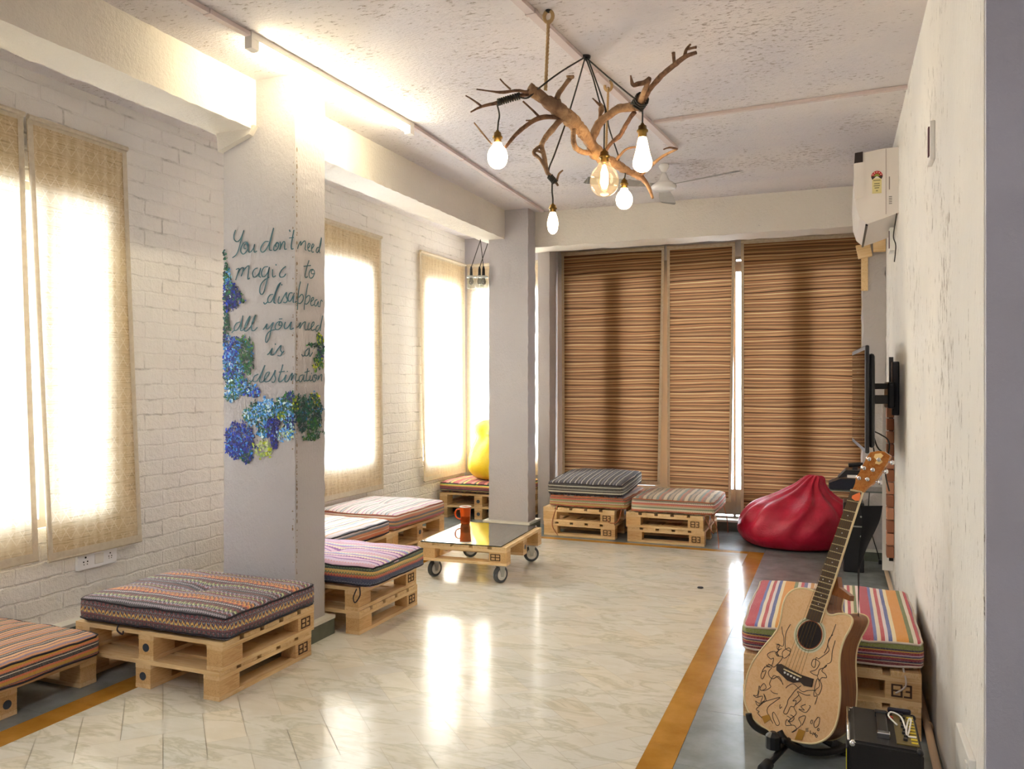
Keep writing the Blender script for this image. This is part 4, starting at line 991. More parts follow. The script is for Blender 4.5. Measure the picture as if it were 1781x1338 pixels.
# black binding coils
def coil(pts, turns, rr, name='cord_binding'):
    P_ = smooth_path(pts, 8); n = turns*10; out = []
    for i in range(n+1):
        t = i/n*(len(P_)-1); k = min(int(t), len(P_)-2); p = P_[k].lerp(P_[k+1], t-k); d = (P_[k+1]-P_[k]).normalized()
        a = d.cross(Vector((0, 0, 1))).normalized(); b = d.cross(a); th = 2*PI*turns*i/n
        out.append(p+(a*math.cos(th)+b*math.sin(th))*rr)
    bm = bmesh.new(); tube(bm, out, .0048, 6); obj(name, bm, M['cord'], ch, True)
coil([K(272,568,3.95), K(330,550,3.95), K(395,531,3.95)], 11, .0135)
coil([K(1040,598,4.11), K(1055,575,4.10), K(1075,545,4.06)], 6, .034)
coil([K(560,975,3.9), K(592,1012,3.9)], 5, .012)
coil([K(846,625,4.3), K(846,588,4.3)], 4, .018)
hub = Vector((0, 0, -.004))
bm = bmesh.new(); lathe(bm, [(0, 0), (.03, 0), (.028, -.012), (.012, -.022), (0, -.022)], 0, 0, 0, 16); obj('ceiling_rose', bm, M['black'], ch)
bulb_em = emis('glowing_bulb', '#ffe0b8', 13); bulb_em2 = emis('glowing_filament', '#ffd79a', 30)
amber = thin_glass('amber_globe_glass', (1, .90, .72, 1), .04, .5, 3, .03, ((1, .74, .42, 1), .16))
def cordp(pts, rr=.0042):
    bm = bmesh.new(); tube(bm, smooth_path(pts, 6), rr, 6); obj('power_cord', bm, M['cord'], ch, True)
cordp([hub, K(620,400,4.0), K(500,490,3.93), K(440,542,3.93), K(390,538,3.95)])
cordp([hub, K(700,520,4.12), K(650,680,4.1), K(590,850,3.95), K(555,945,3.9), K(575,1000,3.9)])
cordp([hub, K(800,430,4.3), K(840,570,4.3), K(868,600,4.3), K(864,700,4.32), K(862,835,4.3)])
cordp([hub, K(900,440,4.25), K(1030,545,4.13), K(1068,560,4.1), K(1075,620,4.12), K(1075,690,4.12)])
cordp([hub+Vector((.01, .01, 0)), K(870,600,4.34), K(890,710,4.45), K(940,860,4.6), K(945,900,4.6), K(978,955,4.6), K(975,992,4.6)])
cordp([K(268,575,3.95), K(282,635,4.0), K(276,680,4.0), K(272,728,4.0)])
cordp([K(575,1005,3.9), K(574,1060,3.9), K(578,1100,3.9), K(578,1132,3.9)])
def bulb(x, ytop, ybot, yb, d, prof, big=False, rs=28, pw=.9):
    s = d/FPX/3.186
    top = K(x, ytop, d); hs = (ybot-ytop)*s; R_ = rs*s
    bm = bmesh.new(); lathe(bm, [(0, 0), (R_*.3, 0), (R_*.35, -hs*.1), (R_*.75, -hs*.2), (R_*.85, -hs*.45), (R_*1.05, -hs*.5), (R_*1.05, -hs*.62), (R_*.8, -hs*.66), (R_*.78, -hs), (0, -hs)], top.x, top.y, top.z, 20)
    so = obj('bulb_socket', bm, M['brass'], ch, True)
    hb = (yb-ybot)*s
    bm = bmesh.new(); pf = smooth_path([Vector((a*s, -b*hb, 0)) for a, b in prof], 5)
    lathe(bm, [(max(0, v.x), v.y-hs+.002) for v in pf], top.x, top.y, top.z, 28)
    if big:
        obj('light_bulb', bm, amber, so, True)
        bm = bmesh.new(); lathe(bm, [(0, -hs-.005), (.008, -hs-.01), (.020, -hs-hb*.28), (.022, -hs-hb*.6), (.012, -hs-hb*.75), (0, -hs-hb*.77)], top.x, top.y, top.z, 16); obj('glowing_filament', bm, bulb_em2, so, True)
    else: obj('light_bulb', bm, bulb_em, so, True)
    l = bpy.data.lights.new('bulb_light', 'POINT'); l.energy = pw; l.color = (1, .80, .58); l.shadow_soft_size = .05
    lo = bpy.data.objects.new('bulb_light', l); C.objects.link(lo); lo.location = CH+top+Vector((0, 0, -hs-hb*1.15))
globe = lambda R: [(R*.42, 0), (R*.5, .1), (R*.85, .28), (R, .52), (R*.88, .78), (R*.5, .95), (0, 1)]
bulb(272, 722, 795, 938, 4.0, globe(56), rs=27)
bulb(864, 828, 905, 1092, 4.3, globe(80), True, rs=30)
bulb(1075, 683, 762, 957, 4.12, [(20, 0), (27, .12), (38, .4), (52, .68), (50, .84), (30, .96), (0, 1)], rs=30)
bulb(974, 988, 1048, 1162, 4.6, globe(46), rs=22)
bulb(578, 1128, 1178, 1300, 3.9, [(14, 0), (20, .12), (29, .4), (30, .6), (24, .85), (10, .98), (0, 1)], rs=22)

# ---------------- air conditioner ----------------
ax0, ay0, ay1, az0, az1 = .122, 6.23, 7.25, 2.66, 3.19
ac = thing('air_conditioner', 'white split air conditioner high on the wall above the television', 'air conditioner', (XR, (ay0+ay1)/2, az0))
aw = G('ac_white'); aw.P(col=hx('#ece6e0'), rough=.35, spec=.5); M['ac'] = aw.m
def acp(p): return (p[0]-XR, p[1]-(ay0+ay1)/2, p[2]-az0)
prof = [(XR, az1), (.30, az1), (.21, az1-.012), (.14, az1-.02), (.124, az1-.05), (.118, 2.95), (.126, 2.80), (.15, 2.72), (.20, 2.67), (.30, 2.70), (XR, 2.735)]
bm = bmesh.new(); prism(bm, prof, lambda p: acp((p[0], ay0, p[1])), lambda p: acp((p[0], ay1, p[1]))); body = obj('body', bm, M['ac'], ac)
bm = bmesh.new(); prism(bm, [(.112, 3.10), (.175, 3.105), (.18, 2.86), (.118, 2.85)], lambda p: acp((p[0], ay0-.012, p[1])), lambda p: acp((p[0], ay0+.01, p[1]))); obj('front_panel', bm, M['ac'], ac)
bm = bmesh.new(); prism(bm, [(.120, 3.175), (.172, 3.18), (.172, 3.108), (.116, 3.105)], lambda p: acp((p[0], ay0-.009, p[1])), lambda p: acp((p[0], ay0+.01, p[1]))); obj('intake_grille', bm, simple('dark_grille', '#2a2224', .5), ac)
bm = bmesh.new(); bx(bm, .19-XR, .205-XR, -(ay1-ay0)/2+.02, (ay1-ay0)/2-.02, .002, .014); obj('outlet_louvre', bm, M['black'], ac)
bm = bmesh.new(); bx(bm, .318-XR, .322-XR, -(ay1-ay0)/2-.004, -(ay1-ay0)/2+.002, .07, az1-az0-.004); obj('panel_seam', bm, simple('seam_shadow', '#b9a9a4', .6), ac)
# energy rating label
yl = -(ay1-ay0)/2
def lab(z0, z1, x0, x1, e, mat, name, par):
    bm = bmesh.new(); bx(bm, x0-XR, x1-XR, yl-e, yl+.001, z0-az0, z1-az0); return obj(name, bm, mat, par)
lb = lab(2.88, 2.985, .232, .292, .0015, simple('label_yellow', '#e3d79a', .5), 'rating_label', ac)
def fan_shape(name, r0, r1, mat, e, a0=0, a1=PI, cz=2.985):
    bm = bmesh.new(); n = 20; cx = .262-XR
    A = [(cx+r1*math.cos(a0+(a1-a0)*i/n), r1*math.sin(a0+(a1-a0)*i/n)*1.05) for i in range(n+1)]; B = [(cx+r0*math.cos(a0+(a1-a0)*i/n), r0*math.sin(a0+(a1-a0)*i/n)*1.05) for i in range(n+1)]
    for i in range(n): bm.faces.new([bm.verts.new((p[0], yl-e, p[1]+cz-az0)) for p in (A[i], A[i+1], B[i+1], B[i])])
    obj(name, bm, mat, lb)
fan_shape('red_arc', .018, .037, simple('label_red', '#b8232a', .5), .003, cz=2.998); fan_shape('green_arc', .002, .018, simple('label_green', '#8f9a3c', .5), .0032, cz=2.998)
fan_shape('black_arc', .002, .037, simple('label_black', '#3a2620', .5), .0031, PI*1.0, PI*1.22, cz=3.002); fan_shape('black_arc', .002, .037, simple('label_black2', '#3a2620', .5), .0031, PI*1.78, PI*2, cz=3.002)
bm = bmesh.new()
for i in range(5):
    a = PI*(.14+.18*i); bx(bm, .262-XR+.028*math.cos(a)-.003, .262-XR+.028*math.cos(a)+.003, yl-.0038, yl-.003, .338+.0294*math.sin(a)-.003, .338+.0294*math.sin(a)+.003)
obj('star_marks', bm, simple('star_white', '#f4e9d0', .5), lb)
for k, (zz, w_) in enumerate(((2.968, .045), (2.945, .035), (2.93, .04), (2.915, .03), (2.895, .012))):
    lab(zz, zz+.006, .262-w_/2, .262+w_/2, .002, simple('label_print', '#7d7a54', .5), 'printed_line', lb)
lab(2.90, 2.99, .338, .345, .0015, simple('logo_grey', '#9a9088', .5), 'maker_mark', ac)
for k in range(5): lab(2.80+k*.012, 2.804+k*.012, .338, .358, .0015, M['black'], 'vent_slot', ac)
bm = bmesh.new(); tube(bm, smooth_path([(-.01, yl+.02, .09), (-.02, yl-.02, .02), (-.03, yl+.05, -.08), (-.012, yl+.1, -.14), (-.02, yl+.12, -.25)], 6), .004, 6); obj('power_cable', bm, M['cord'], ac)
# socket under it, wooden bracket, switch plates on the wall
def plate(label, name, cat, y0, y1, z0, z1, t=.02, bd=None):
    r = thing(name, label, cat, (XR, (y0+y1)/2, z0))
    box('plate', -t, 0, -(y1-y0)/2, (y1-y0)/2, 0, z1-z0, M['white'], r, .003)
    box('rocker', -t-.006, -t, -(y1-y0)/2+.02, -(y1-y0)/2+.05, .02, z1-z0-.02, simple('rocker_dark', '#5a2f3a', .4) if bd is None else M['white'], r, .002)
    return r
plate('white plug socket on the wall just under the air conditioner', 'wall_socket', 'socket', 6.60, 6.78, 2.53, 2.70, .035)
plate('slim white plate high on the streaked wall, closer to the camera than the air conditioner', 'wall_plate', 'wall plate', 3.98, 4.12, 2.53, 2.70, .02)
plate('white switch plate low on the streaked wall at the bottom of the photo', 'switch_plate', 'switch plate', 2.86, 3.16, .24, .385, .02, 1)
wb = thing('wooden_bracket', 'short pale timber bracket above the corner column, below the air conditioner', 'bracket', (.3, 7.74, 2.66))
box('timber_end', -.125, -.01, -.02, .02, .0, .12, M['woodx'], wb, .003).rotation_euler = (0, -.18, 0)
box('timber_end', -.005, .095, -.025, .0, .03, .16, M['woodx'], wb, .003)
box('timber_post', -.10, -.045, .0, .018, -.30, .0, M['woody'], wb, .003)

# ---------------- television ----------------
tv = thing('television', 'black flat television seen edge-on, swung out on a wall bracket', 'television', (.15, 6.1, 1.08))
a_ = math.radians(3.0)
def tvr(x, y, z): return Vector((x*math.cos(a_)-y*math.sin(a_), x*math.sin(a_)+y*math.cos(a_), z))
def tbox(name, x0, x1, y0, y1, z0, z1, mat, bev=.01, par=None, taper=0):
    bm = bmesh.new(); bx(bm, x0, x1, y0, y1, z0, z1, bev)
    for v in bm.verts: v.co = tvr(*v.co)
    return obj(name, bm, mat, par or tv)
tbox('bezel', -.012, .012, -.55, .55, .03, .71, M['black'], .008)
scr = G('tv_screen'); scr.P(col=(.004, .004, .006, 1), rough=.06, spec=.6); tbox('screen', -.0135, -.012, -.52, .52, .06, .68, scr.m, 0)
tbox('back_shell', .012, .05, -.50, .50, .06, .66, M['black'], .02)
tbox('mount_plate', .05, .075, -.16, .16, .18, .55, simple('mount_blue_black', '#1b2230', .4), .006)
tbox('swing_arm', .075, .20, -.05, -.02, .33, .39, M['black'], .006); tbox('swing_arm', .075, .20, .0, .03, .43, .47, M['black'], .006)
box('wall_bracket', .205, .249, .05, .16, .25, .62, M['black'], tv, .006)
tbox('elbow', .17, .215, -.06, .17, .30, .48, M['black'], .01)
for k, pts in enumerate(([(.06, -.2, .2), (.10, -.2, .05), (.16, -.1, -.02), (.12, 0, -.12), (.08, .1, -.2)], [(.06, .0, .15), (.13, .0, .12), (.19, .1, .05), (.17, .2, -.15), (.2, .3, -.3)], [(.07, -.1, .1), (.09, -.05, -.05), (.04, 0, -.1), (.05, .05, -.2)])):
    bm = bmesh.new(); tube(bm, smooth_path(pts, 6), .005, 6); obj('signal_cable', bm, M['cord'], tv, True)
# exposed brick edge strip with a dark board
bs = thing('brick_edge', 'strip of bare red bricks at the opening in the wall under the television', 'brick edging', (XR, 6.72, 0))
Mb = simple('bare_brick', '#b98264', .85); Mb2 = simple('bare_brick_dark', '#9a6248', .85)
z = .25
for k in range(12):
    if True:
        h_ = .085
        box('brick', -.052, -.003+.0, -.06, .06, z, z+h_, Mb if k % 2 else Mb2, bs, .003)
    z += .095
box('backing_board', -.03, 0, .08, .10, .2, 1.75, M['black'], bs); box('white_backing', -.075, 0, .11, .13, .12, 1.45, M['white'], bs)

# ---------------- keyboard device on a shelf ----------------
kb = thing('wall_shelf', 'thin glass shelf behind the guitar headstock', 'shelf', (.2, 7.25, .675))
box('glass_plate', -.25, .19, -.16, .16, 0, .012, simple('smoked_glass', '#5b625f', .08), kb, .002)
box('shelf_bracket', .15, .20, -.12, -.08, -.05, 0, M['steel'], kb); box('shelf_bracket', .15, .20, .08, .12, -.05, 0, M['steel'], kb)
pr = thing('card_machine', 'black desk machine with raised blue-black lid on the thin shelf', 'printer', (.09, 7.24, .6885))
bm = bmesh.new(); prism(bm, [(-.15, .0), (.13, .0), (.13, .085), (-.06, .085), (-.15, .045)], lambda p: (p[0], -.11, p[1]), lambda p: (p[0], .11, p[1])); obj('body', bm, simple('blue_black_plastic', '#1c2334', .3), pr)
bm = bmesh.new(); prism(bm, [(-.08, .09), (.10, .12), (.10, .155), (-.02, .155)], lambda p: (p[0], -.09, p[1]), lambda p: (p[0], .09, p[1])); obj('lid', bm, M['black'], pr)
bm = bmesh.new(); bx(bm, -.01, .11, -.10, -.092, .095, .118); obj('paper_slot', bm, M['white'], pr)
bm = bmesh.new(); tube(bm, [(.0, -.02, .19), (.11, -.02, .2)], .017, 10); obj('roller', bm, M['black'], pr); bm = bmesh.new(); bx(bm, .03, .07, -.03, -.01, .15, .18); obj('roller_support', bm, M['black'], pr)
sk = thing('speaker', 'small black speaker cabinet standing behind the guitar neck', 'speaker', (.135, 7.36, 0))
box('cabinet', -.085, .075, -.14, .14, .0, .57, M['black'], sk, .01)
for q in ((.05, .46), (.05, .30), (-.05, .46)):
    bm = bmesh.new(); lathe(bm, [(0, -.003), (.008, -.003), (.008, .003), (0, .003)], q[0], -.141, q[1], 10, 'y'); obj('corner_screw', bm, M['steel'], sk)
box('handle_bar', -.05, .065, -.155, -.141, .375, .385, M['steel'], sk)
cb = thing('wall_cable', 'thin black cable hanging in a curve down the corner column', 'cable', (.27, 7.70, 0))
bm = bmesh.new(); tube(bm, smooth_path([(.0, .0, .66), (-.012, 0, .5), (-.01, 0, .35), (.02, -.01, .22), (.055, -.03, .1), (.075, -.06, .02)], 8), .005, 6); obj('cable', bm, M['cord'], cb, True)
bm = bmesh.new(); bx(bm, .062, .088, -.10, -.05, .006, .04); obj('plug', bm, M['black'], cb)
# bamboo coloured pipe along the foot of the right wall
pp = thing('floor_pipe', 'pale jointed pipe running along the foot of the streaked wall', 'pipe', (.37, 4.5, 0))
bm = bmesh.new(); tube(bm, smooth_path([(.008, -1.85, .012+.02), (.0, -1.2, .04), (-.006, -.9, .05), (.004, 0, .045), (.0, 2.9, .04)], 6), .016, 10); obj('pipe', bm, simple('bamboo_pipe', '#c4a98b', .6), pp, True)
for yy in (-1.45, -1.02, -.5, .3, 1.4):
    bm = bmesh.new(); tube(bm, [(.004, yy-.012, .036+.006), (.004, yy+.012, .036+.006)], .021, 10); obj('pipe_joint', bm, simple('pipe_joint_tan', '#b3906c', .6), pp, True)

# socket plate on the brick wall
sp = thing('socket_plate', 'white six-pin socket and switch plate on the brick wall below the straw blind', 'socket', (XL, 3.78, .40))
box('plate', 0, .024, -.15, .14, 0, .105, simple('plate_white', '#f3f3f6', .3), sp, .004)
box('switch_rocker', .024, .030, -.03, .035, .02, .085, M['white'], sp, .003)
bm = bmesh.new()
for cy, s in ((-.095, 1.0), (.088, .75)):
    for dy, dz, rr in ((0, .022, .006), (-.014, -.004, .0045), (.014, -.004, .0045), (-.012, -.02, .003), (.012, -.02, .003)):
        lathe(bm, [(0, .0), (rr*s, .0), (rr*s, .002), (0, .002)], (.0245), cy+dy*s, .052+dz*s, 10, 'x')
obj('socket_holes', bm, M['black'], sp)
fs = thing('bottle_cap', 'tiny dark bottle cap lying alone on the marble floor', 'bottle cap', (-.958, 6.246, 0))
bm = bmesh.new(); lathe(bm, [(0, 0), (.022, 0), (.024, .004), (.018, .010), (0, .011)], seg=14); obj('cap', bm, M['black'], fs)
# ---------------- guitar on its stand ----------------
R7 = lambda x, y: (1250+x/2.3974, 780+y/2.3974)
R6 = lambda x, y: (1380+x/3.935, 780+y/3.935)
RD = lambda x, y: (1280+x/4.947, 1080+y/4.947)
cF = Vector((-SN, CS, 0)); cR = Vector((CS, SN, 0)); cU = Vector((0, 0, 1))
yaw, tl = math.radians(48), math.radians(11)
GN_ = (-cR*math.sin(yaw)*math.cos(tl)+cU*math.sin(tl)-cF*math.cos(yaw)*math.cos(tl)).normalized()   # normal of the guitar top, toward the viewer
G0 = at(1395, 1200, 3.36)
def gpl(uv, back=0.0):
    r = ray(*uv); o = Vector((0, 0, CAMH)); t = (G0-o).dot(GN_)/r.dot(GN_); return o+r*t-GN_*back
GB_ = gpl(R7(400, 1232)); GBASE = Vector((GB_.x, GB_.y, 0))
gt = thing('acoustic_guitar', 'pale acoustic guitar with ink drawings leaning upright in a black floor stand', 'guitar', GBASE)
def q(uv, back=0.0): return gpl(uv, back)-GBASE
body = [(398,596),(372,587),(340,583),(308,592),(283,615),(268,652),(260,700),(250,742),(230,778),(198,815),(165,857),(135,905),(116,960),(107,1020),(113,1070),(138,1118),(178,1157),(232,1190),(290,1214),(345,1228),(398,1231),(440,1216),(474,1184),(494,1135),(503,1080),(507,1020),(505,960),(503,900),(508,845),(524,795),(546,755),(558,722),(550,702),(528,692),(500,690),(475,696),(458,692),(447,678),(446,655),(455,620)]
bo = smooth_path([Vector((a, b, 0)) for a, b in body[:-1]], 4); bo = [R7(v.x, v.y) for v in bo]+[R7(455, 612), R7(420, 600)]
DEP = .145
gw = wood('spruce_top', '#dfb07c', '#ebc596', 1, 1.3, .28, dark='#cfa070'); gs = wood('mahogany_side', '#6d3c1c', '#8f5528', 2, 1.0, .3, dark='#5a2f16')
def plate_mesh(name, pts, b0, b1, mat, par=gt):
    bm = bmesh.new(); prism(bm, pts, lambda p: q(p, b0), lambda p: q(p, b1)); return obj(name, bm, mat, par)
top = plate_mesh('soundboard', bo, 0, .004, gw)
# sides and back: swept copy of the outline
bm = bmesh.new(); n = len(bo)
A = [bm.verts.new(q(p, .004)) for p in bo]; B = [bm.verts.new(q(p, DEP)) for p in bo]
for i in range(n): bm.faces.new((A[i], A[(i+1) % n], B[(i+1) % n], B[i]))
bm.faces.new(B); obj('sides_and_back', bm, gs, gt)
M['bind'] = simple('cream_binding', '#e4cf9e', .4)
for back, nm in ((.001, 'front_binding'), (DEP, 'back_binding')):
    bm = bmesh.new(); tube(bm, [q(p, back) for p in bo], .0042, 6, closed=True); obj(nm, bm, M['bind'], gt, True)
# soundhole + rosette
hc = R7(381, 778)
def ell(rx, ry, k=40, rot=.12):
    out = []
    for i in range(k):
        t = 2*PI*i/k; x, y = rx*math.cos(t), ry*math.sin(t); out.append((hc[0]+(x*math.cos(rot)-y*math.sin(rot))/2.3974, hc[1]+(x*math.sin(rot)+y*math.cos(rot))/2.3974))
    return out
def ring(name, r0, r1, mat, e):
    bm = bmesh.new(); a = ell(*r0); b = ell(*r1); n = len(a)
    va = [bm.verts.new(q(p, -e)) for p in a]; vb = [bm.verts.new(q(p, -e)) for p in b]
    for i in range(n): bm.faces.new((va[i], va[(i+1) % n], vb[(i+1) % n], vb[i]))
    return obj(name, bm, mat, top)
ring('rosette', (50, 58), (67, 76), simple('rosette_pearl', '#d9d3b4', .35), .0015); ring('rosette_line', (56, 64), (60, 69), simple('rosette_green', '#8a8f6c', .35), .0022)
bm = bmesh.new(); bm.faces.new([bm.verts.new(q(p, -.001)) for p in ell(50, 58)]); obj('soundhole', bm, simple('soundhole_dark', '#1d1210', .8), top)
ring('soundhole_rim', (49, 57), (53, 61), simple('rim_reddish', '#a4552c', .5), .0018)
# neck, fretboard
nl, nr, bl_, br_ = R6(398, 286), R6(474, 301), R6(90, 1166), R6(186, 1197)
plate_mesh('fretboard', [nl, nr, br_, bl_], -.008, .002, simple('rosewood_fretboard', '#4f3d2c', .5))
bm = bmesh.new()
sec = []
for t in (0, .2, .4, .6, .74):
    a = Vector(nl+(0,)).lerp(Vector(bl_+(0,)), t); b = Vector(nr+(0,)).lerp(Vector(br_+(0,)), t)
    sec.append([bm.verts.new(q((a.x+(b.x-a.x)*s_, a.y+(b.y-a.y)*s_), bk)) for s_, bk in ((0, .002), (.08, .016), (.35, .028), (.65, .028), (.92, .016), (1, .002))])
for s0, s1 in zip(sec, sec[1:]):
    for k in range(5): bm.faces.new((s0[k], s0[k+1], s1[k+1], s1[k]))
    bm.faces.new((s0[5], s0[0], s1[0], s1[5]))
bm.faces.new(sec[0]); bm.faces.new(sec[-1]); obj('neck', bm, gs, gt, True)
bm = bmesh.new(); prism(bm, [R6(290, 880), R6(300, 950), R6(378, 1010), R6(375, 1045), R6(250, 1000), R6(236, 1060), R6(200, 1080), R6(230, 930)], lambda p: q(p, .012), lambda p: q(p, .05)); obj('heel', bm, gs, gt)
fret_m = simple('fret_nickel', '#cdbb92', .3, .6)
def lp(a, b, t): return (a[0]+(b[0]-a[0])*t, a[1]+(b[1]-a[1])*t)
sad = R7(318, 945); nm_ = lp(nl, nr, .5); full = math.dist(nm_, sad); board = math.dist(nm_, lp(bl_, br_, .5))
for k in range(0, 19):
    t = (1-2**(-k/12))*full/board
    if t > .97: break
    bm = bmesh.new(); tube(bm, [q(lp(nl, bl_, t), -.0095), q(lp(nr, br_, t), -.0095)], .0022 if k else .004, 6)
    obj('fret' if k else 'nut', bm, fret_m, gt)
bm = bmesh.new()
for k, off in ((3, .5), (5, .5), (7, .5), (9, .5), (12, .25), (12, .75), (15, .5), (17, .5)):
    t = ((1-2**(-k/12))+(1-2**(-(k-1)/12)))/2*full/board; p = lp(lp(nl, bl_, t), lp(nr, br_, t), off)
    bm.faces.new([bm.verts.new(q((p[0]+1.1*math.cos(2*PI*i/10), p[1]+1.1*math.sin(2*PI*i/10)), -.0085)) for i in range(10)])
obj('fret_dots', bm, M['white'], gt)
plate_mesh('neck_binding', [nr, (nr[0]+1.6, nr[1]+.4), (br_[0]+1.8, br_[1]+.4), br_], -.0085, .004, M['bind'])
# head
hd = [R6(*p) for p in ((398,286),(412,270),(424,236),(428,202),(452,165),(478,112),(505,60),(527,28),(580,18),(622,22),(662,50),(648,92),(612,148),(575,205),(540,245),(500,272),(476,301))]
gh = wood('glossy_headstock', '#a8622a', '#c98642', 1, 1.2, .15, dark='#8f4f20')
plate_mesh('headstock', hd, -.002, .016, gh)
plate_mesh('head_inlay', [R6(*p) for p in ((560,40),(600,34),(618,50),(600,70),(612,95),(588,112),(560,104),(572,80),(552,62))], -.0035, -.0015, simple('gold_inlay', '#f2cf8c', .2))
for (x, y), (bx_, by_) in zip(((525,76),(490,138),(456,206),(590,80),(550,149),(513,214)), ((505,66),(470,128),(437,196),(668,96),(626,158),(586,232))):
    bm = bmesh.new(); c0, c1 = q(R6(x, y), -.003), q(R6(x, y), -.022); tube(bm, [c0, c0.lerp(c1, .4)], .0085, 12); tube(bm, [c0.lerp(c1, .4), c1], .0045, 10)
    pg = obj('tuning_peg', bm, M['chrome'], gt, True)
    bm = bmesh.new(); e = q(R6(bx_, by_), .008); tube(bm, [q(R6(x, y), .008), e], .003, 6); lathe(bm, [(0, -.010), (.008, -.007), (.010, 0), (.008, .007), (0, .010)], e.x, e.y, e.z, 12); obj('peg_button', bm, M['chrome'], pg, True)
# bridge, strings, pick
brg = [R7(*p) for p in ((246,900),(262,900),(300,922),(345,945),(397,962),(390,996),(360,990),(345,975),(315,978),(290,968),(272,950),(245,925))]
plate_mesh('bridge', brg, -.010, .0, simple('dark_bridge', '#33241c', .4))
plate_mesh('saddle', [R7(276,922),R7(278,918),R7(352,952),R7(350,957)], -.014, -.009, M['bind'])
bm = bmesh.new()
for i in range(5):
    c = q(R7(282+i*13, 935+i*7), -.012); lathe(bm, [(0, -.004), (.0045, -.003), (.0045, .003), (0, .004)], c.x, c.y, c.z, 8)
obj('bridge_pins', bm, M['white'], gt)
for i in range(6):
    f_ = (i+.5)/6; s0 = lp(nl, nr, .08+.84*f_); s1 = R7(280+i*13.5, 922+i*6.2)
    bm = bmesh.new(); tube(bm, [q(s0, -.011), q(s1, -.015)], .0006, 4); obj('string', bm, M['brass'], gt)
plate_mesh('pick', [R6(*p) for p in ((468,305),(472,330),(462,362),(436,362),(412,345),(415,328),(438,316))], -.018, -.016, simple('orange_pick', '#f07a3c', .35))
plate_mesh('amber_reflection', [R7(*p) for p in ((180,1118),(210,1110),(218,1130),(192,1148))], -.003, 0, simple('reflection_amber', '#b4822f', .3)); plate_mesh('amber_reflection', [R7(*p) for p in ((335,1170),(362,1180),(348,1218),(318,1214))], -.003, 0, simple('reflection_amber2', '#b4822f', .3))  # amber reflections on the soundboard, built as thin coloured patches
# ink drawings
draw = [[(470,30),(430,110),(425,230),(440,250),(470,270),(440,310),(410,320),(400,270),(450,235),(470,250),(460,300)],[(395,50),(400,100),(412,150),(405,220),(360,200),(355,240),(375,250),(340,280),(370,300),(330,262),(270,290),(300,330),(325,322),(312,380)],
 [(370,250),(350,300),(400,310),(380,350),(340,390),(325,400),(300,380),(260,385),(300,400),(250,400),(215,470),(230,500),(260,430),(225,440),(250,395)],[(280,370),(310,400),(280,440),(290,480),(320,500),(370,480),(405,550),(390,520),(330,470),(290,540),(300,570),(250,600),(205,590),(240,540),(260,580),(215,600),(200,560),(185,640),(150,640),(185,660),(200,600)],
 [(185,660),(230,650),(215,700),(250,680),(240,630),(260,690),(200,710),(170,690),(190,730),(240,700),(175,760),(200,780),(190,800),(240,850)],[(235,700),(300,680),(380,660),(330,700),(280,740),(270,790),(320,885)],[(315,800),(330,790),(375,880),(350,900),(320,840),(315,800)],
 [(860,30),(830,110),(790,200),(800,260),(710,330)],[(835,120),(800,160),(785,230),(760,280)],[(710,330),(690,320),(680,400),(650,380),(670,330),(720,360),(690,420),(640,440),(700,470),(720,420),(770,400),(780,380),(740,430),(770,460),(780,490),(740,490),(720,520)],
 [(855,170),(830,260),(820,350),(785,372)],[(700,470),(720,560),(680,600),(710,640),(740,560),(700,500),(670,640),(700,650),(680,720)],[(560,560),(510,600),(480,640),(450,680),(440,720),(410,790),(440,800),(470,740),(500,740),(520,690),(490,690),(540,640),(530,610),(600,640),(640,640)],
 [(430,580),(450,560),(500,545),(570,610),(620,600),(690,600)],[(300,600),(320,620),(360,630)],[(540,640),(560,680),(500,740),(520,800),(460,860),(480,900),(440,850),(430,900),(500,900),(520,940),(480,960),(560,900),(540,840),(600,820),(570,900)],
 [(600,720),(560,740),(590,770),(540,760),(600,790),(640,740),(630,730)],[(705,830),(672,880),(680,920),(710,900),(722,840),(705,830)],[(708,925),(700,940),(712,948),(718,930),(708,925)],[(650,855),(642,880),(655,885),(662,860),(650,855)],
 [(600,930),(625,925)],[(600,940),(622,938)],[(602,950),(626,950)],[(640,945),(640,968),(655,970)],[(660,985),(666,962),(674,980),(684,964),(682,988)],[(692,980),(684,995),(695,1003),(702,988),(692,980)],[(440,820),(470,840),(450,870),(490,860),(500,830),(470,810)],[(380,720),(378,755),(395,740)],[(345,200),(375,215),(360,250),(395,240)]]
bm = bmesh.new()
for s_ in draw:
    P_ = smooth_path([Vector((a, b, 0)) for a, b in s_], 4); tube(bm, [q(RD(v.x, v.y), -.0008) for v in P_], .0013, 4)
obj('ink_drawing', bm, simple('black_ink', '#2c211c', .6), top)
# strap
bm = bmesh.new(); sp_ = [((498,386),.045),((492,480),.04),((470,560),.036),((430,680),.024),((398,820),.010),((392,940),.008),((388,1050),.014),((385,1145),.022)]
C_ = smooth_path([q(R6(*p), .05+.03*i/7) for i, (p, w_) in enumerate(sp_)], 6); W_ = smooth_path([Vector((w_, 0, 0)) for p, w_ in sp_], 6)
pv = None
for i, (c, w_) in enumerate(zip(C_, W_)):
    tw = (cR*math.cos(i*.03)+cF*math.sin(i*.03))*w_.x
    cur = [bm.verts.new(c-tw-GN_*.001), bm.verts.new(c+tw-GN_*.001), bm.verts.new(c+tw+GN_*.0015), bm.verts.new(c-tw+GN_*.0015)]
    if pv: [bm.faces.new((pv[k], pv[(k+1) % 4], cur[(k+1) % 4], cur[k])) for k in range(4)]
    else: bm.faces.new(cur)
    pv = cur
bm.faces.new(pv[::-1]); obj('shoulder_strap', bm, simple('strap_webbing', '#0f0e10', .9), gt, True)
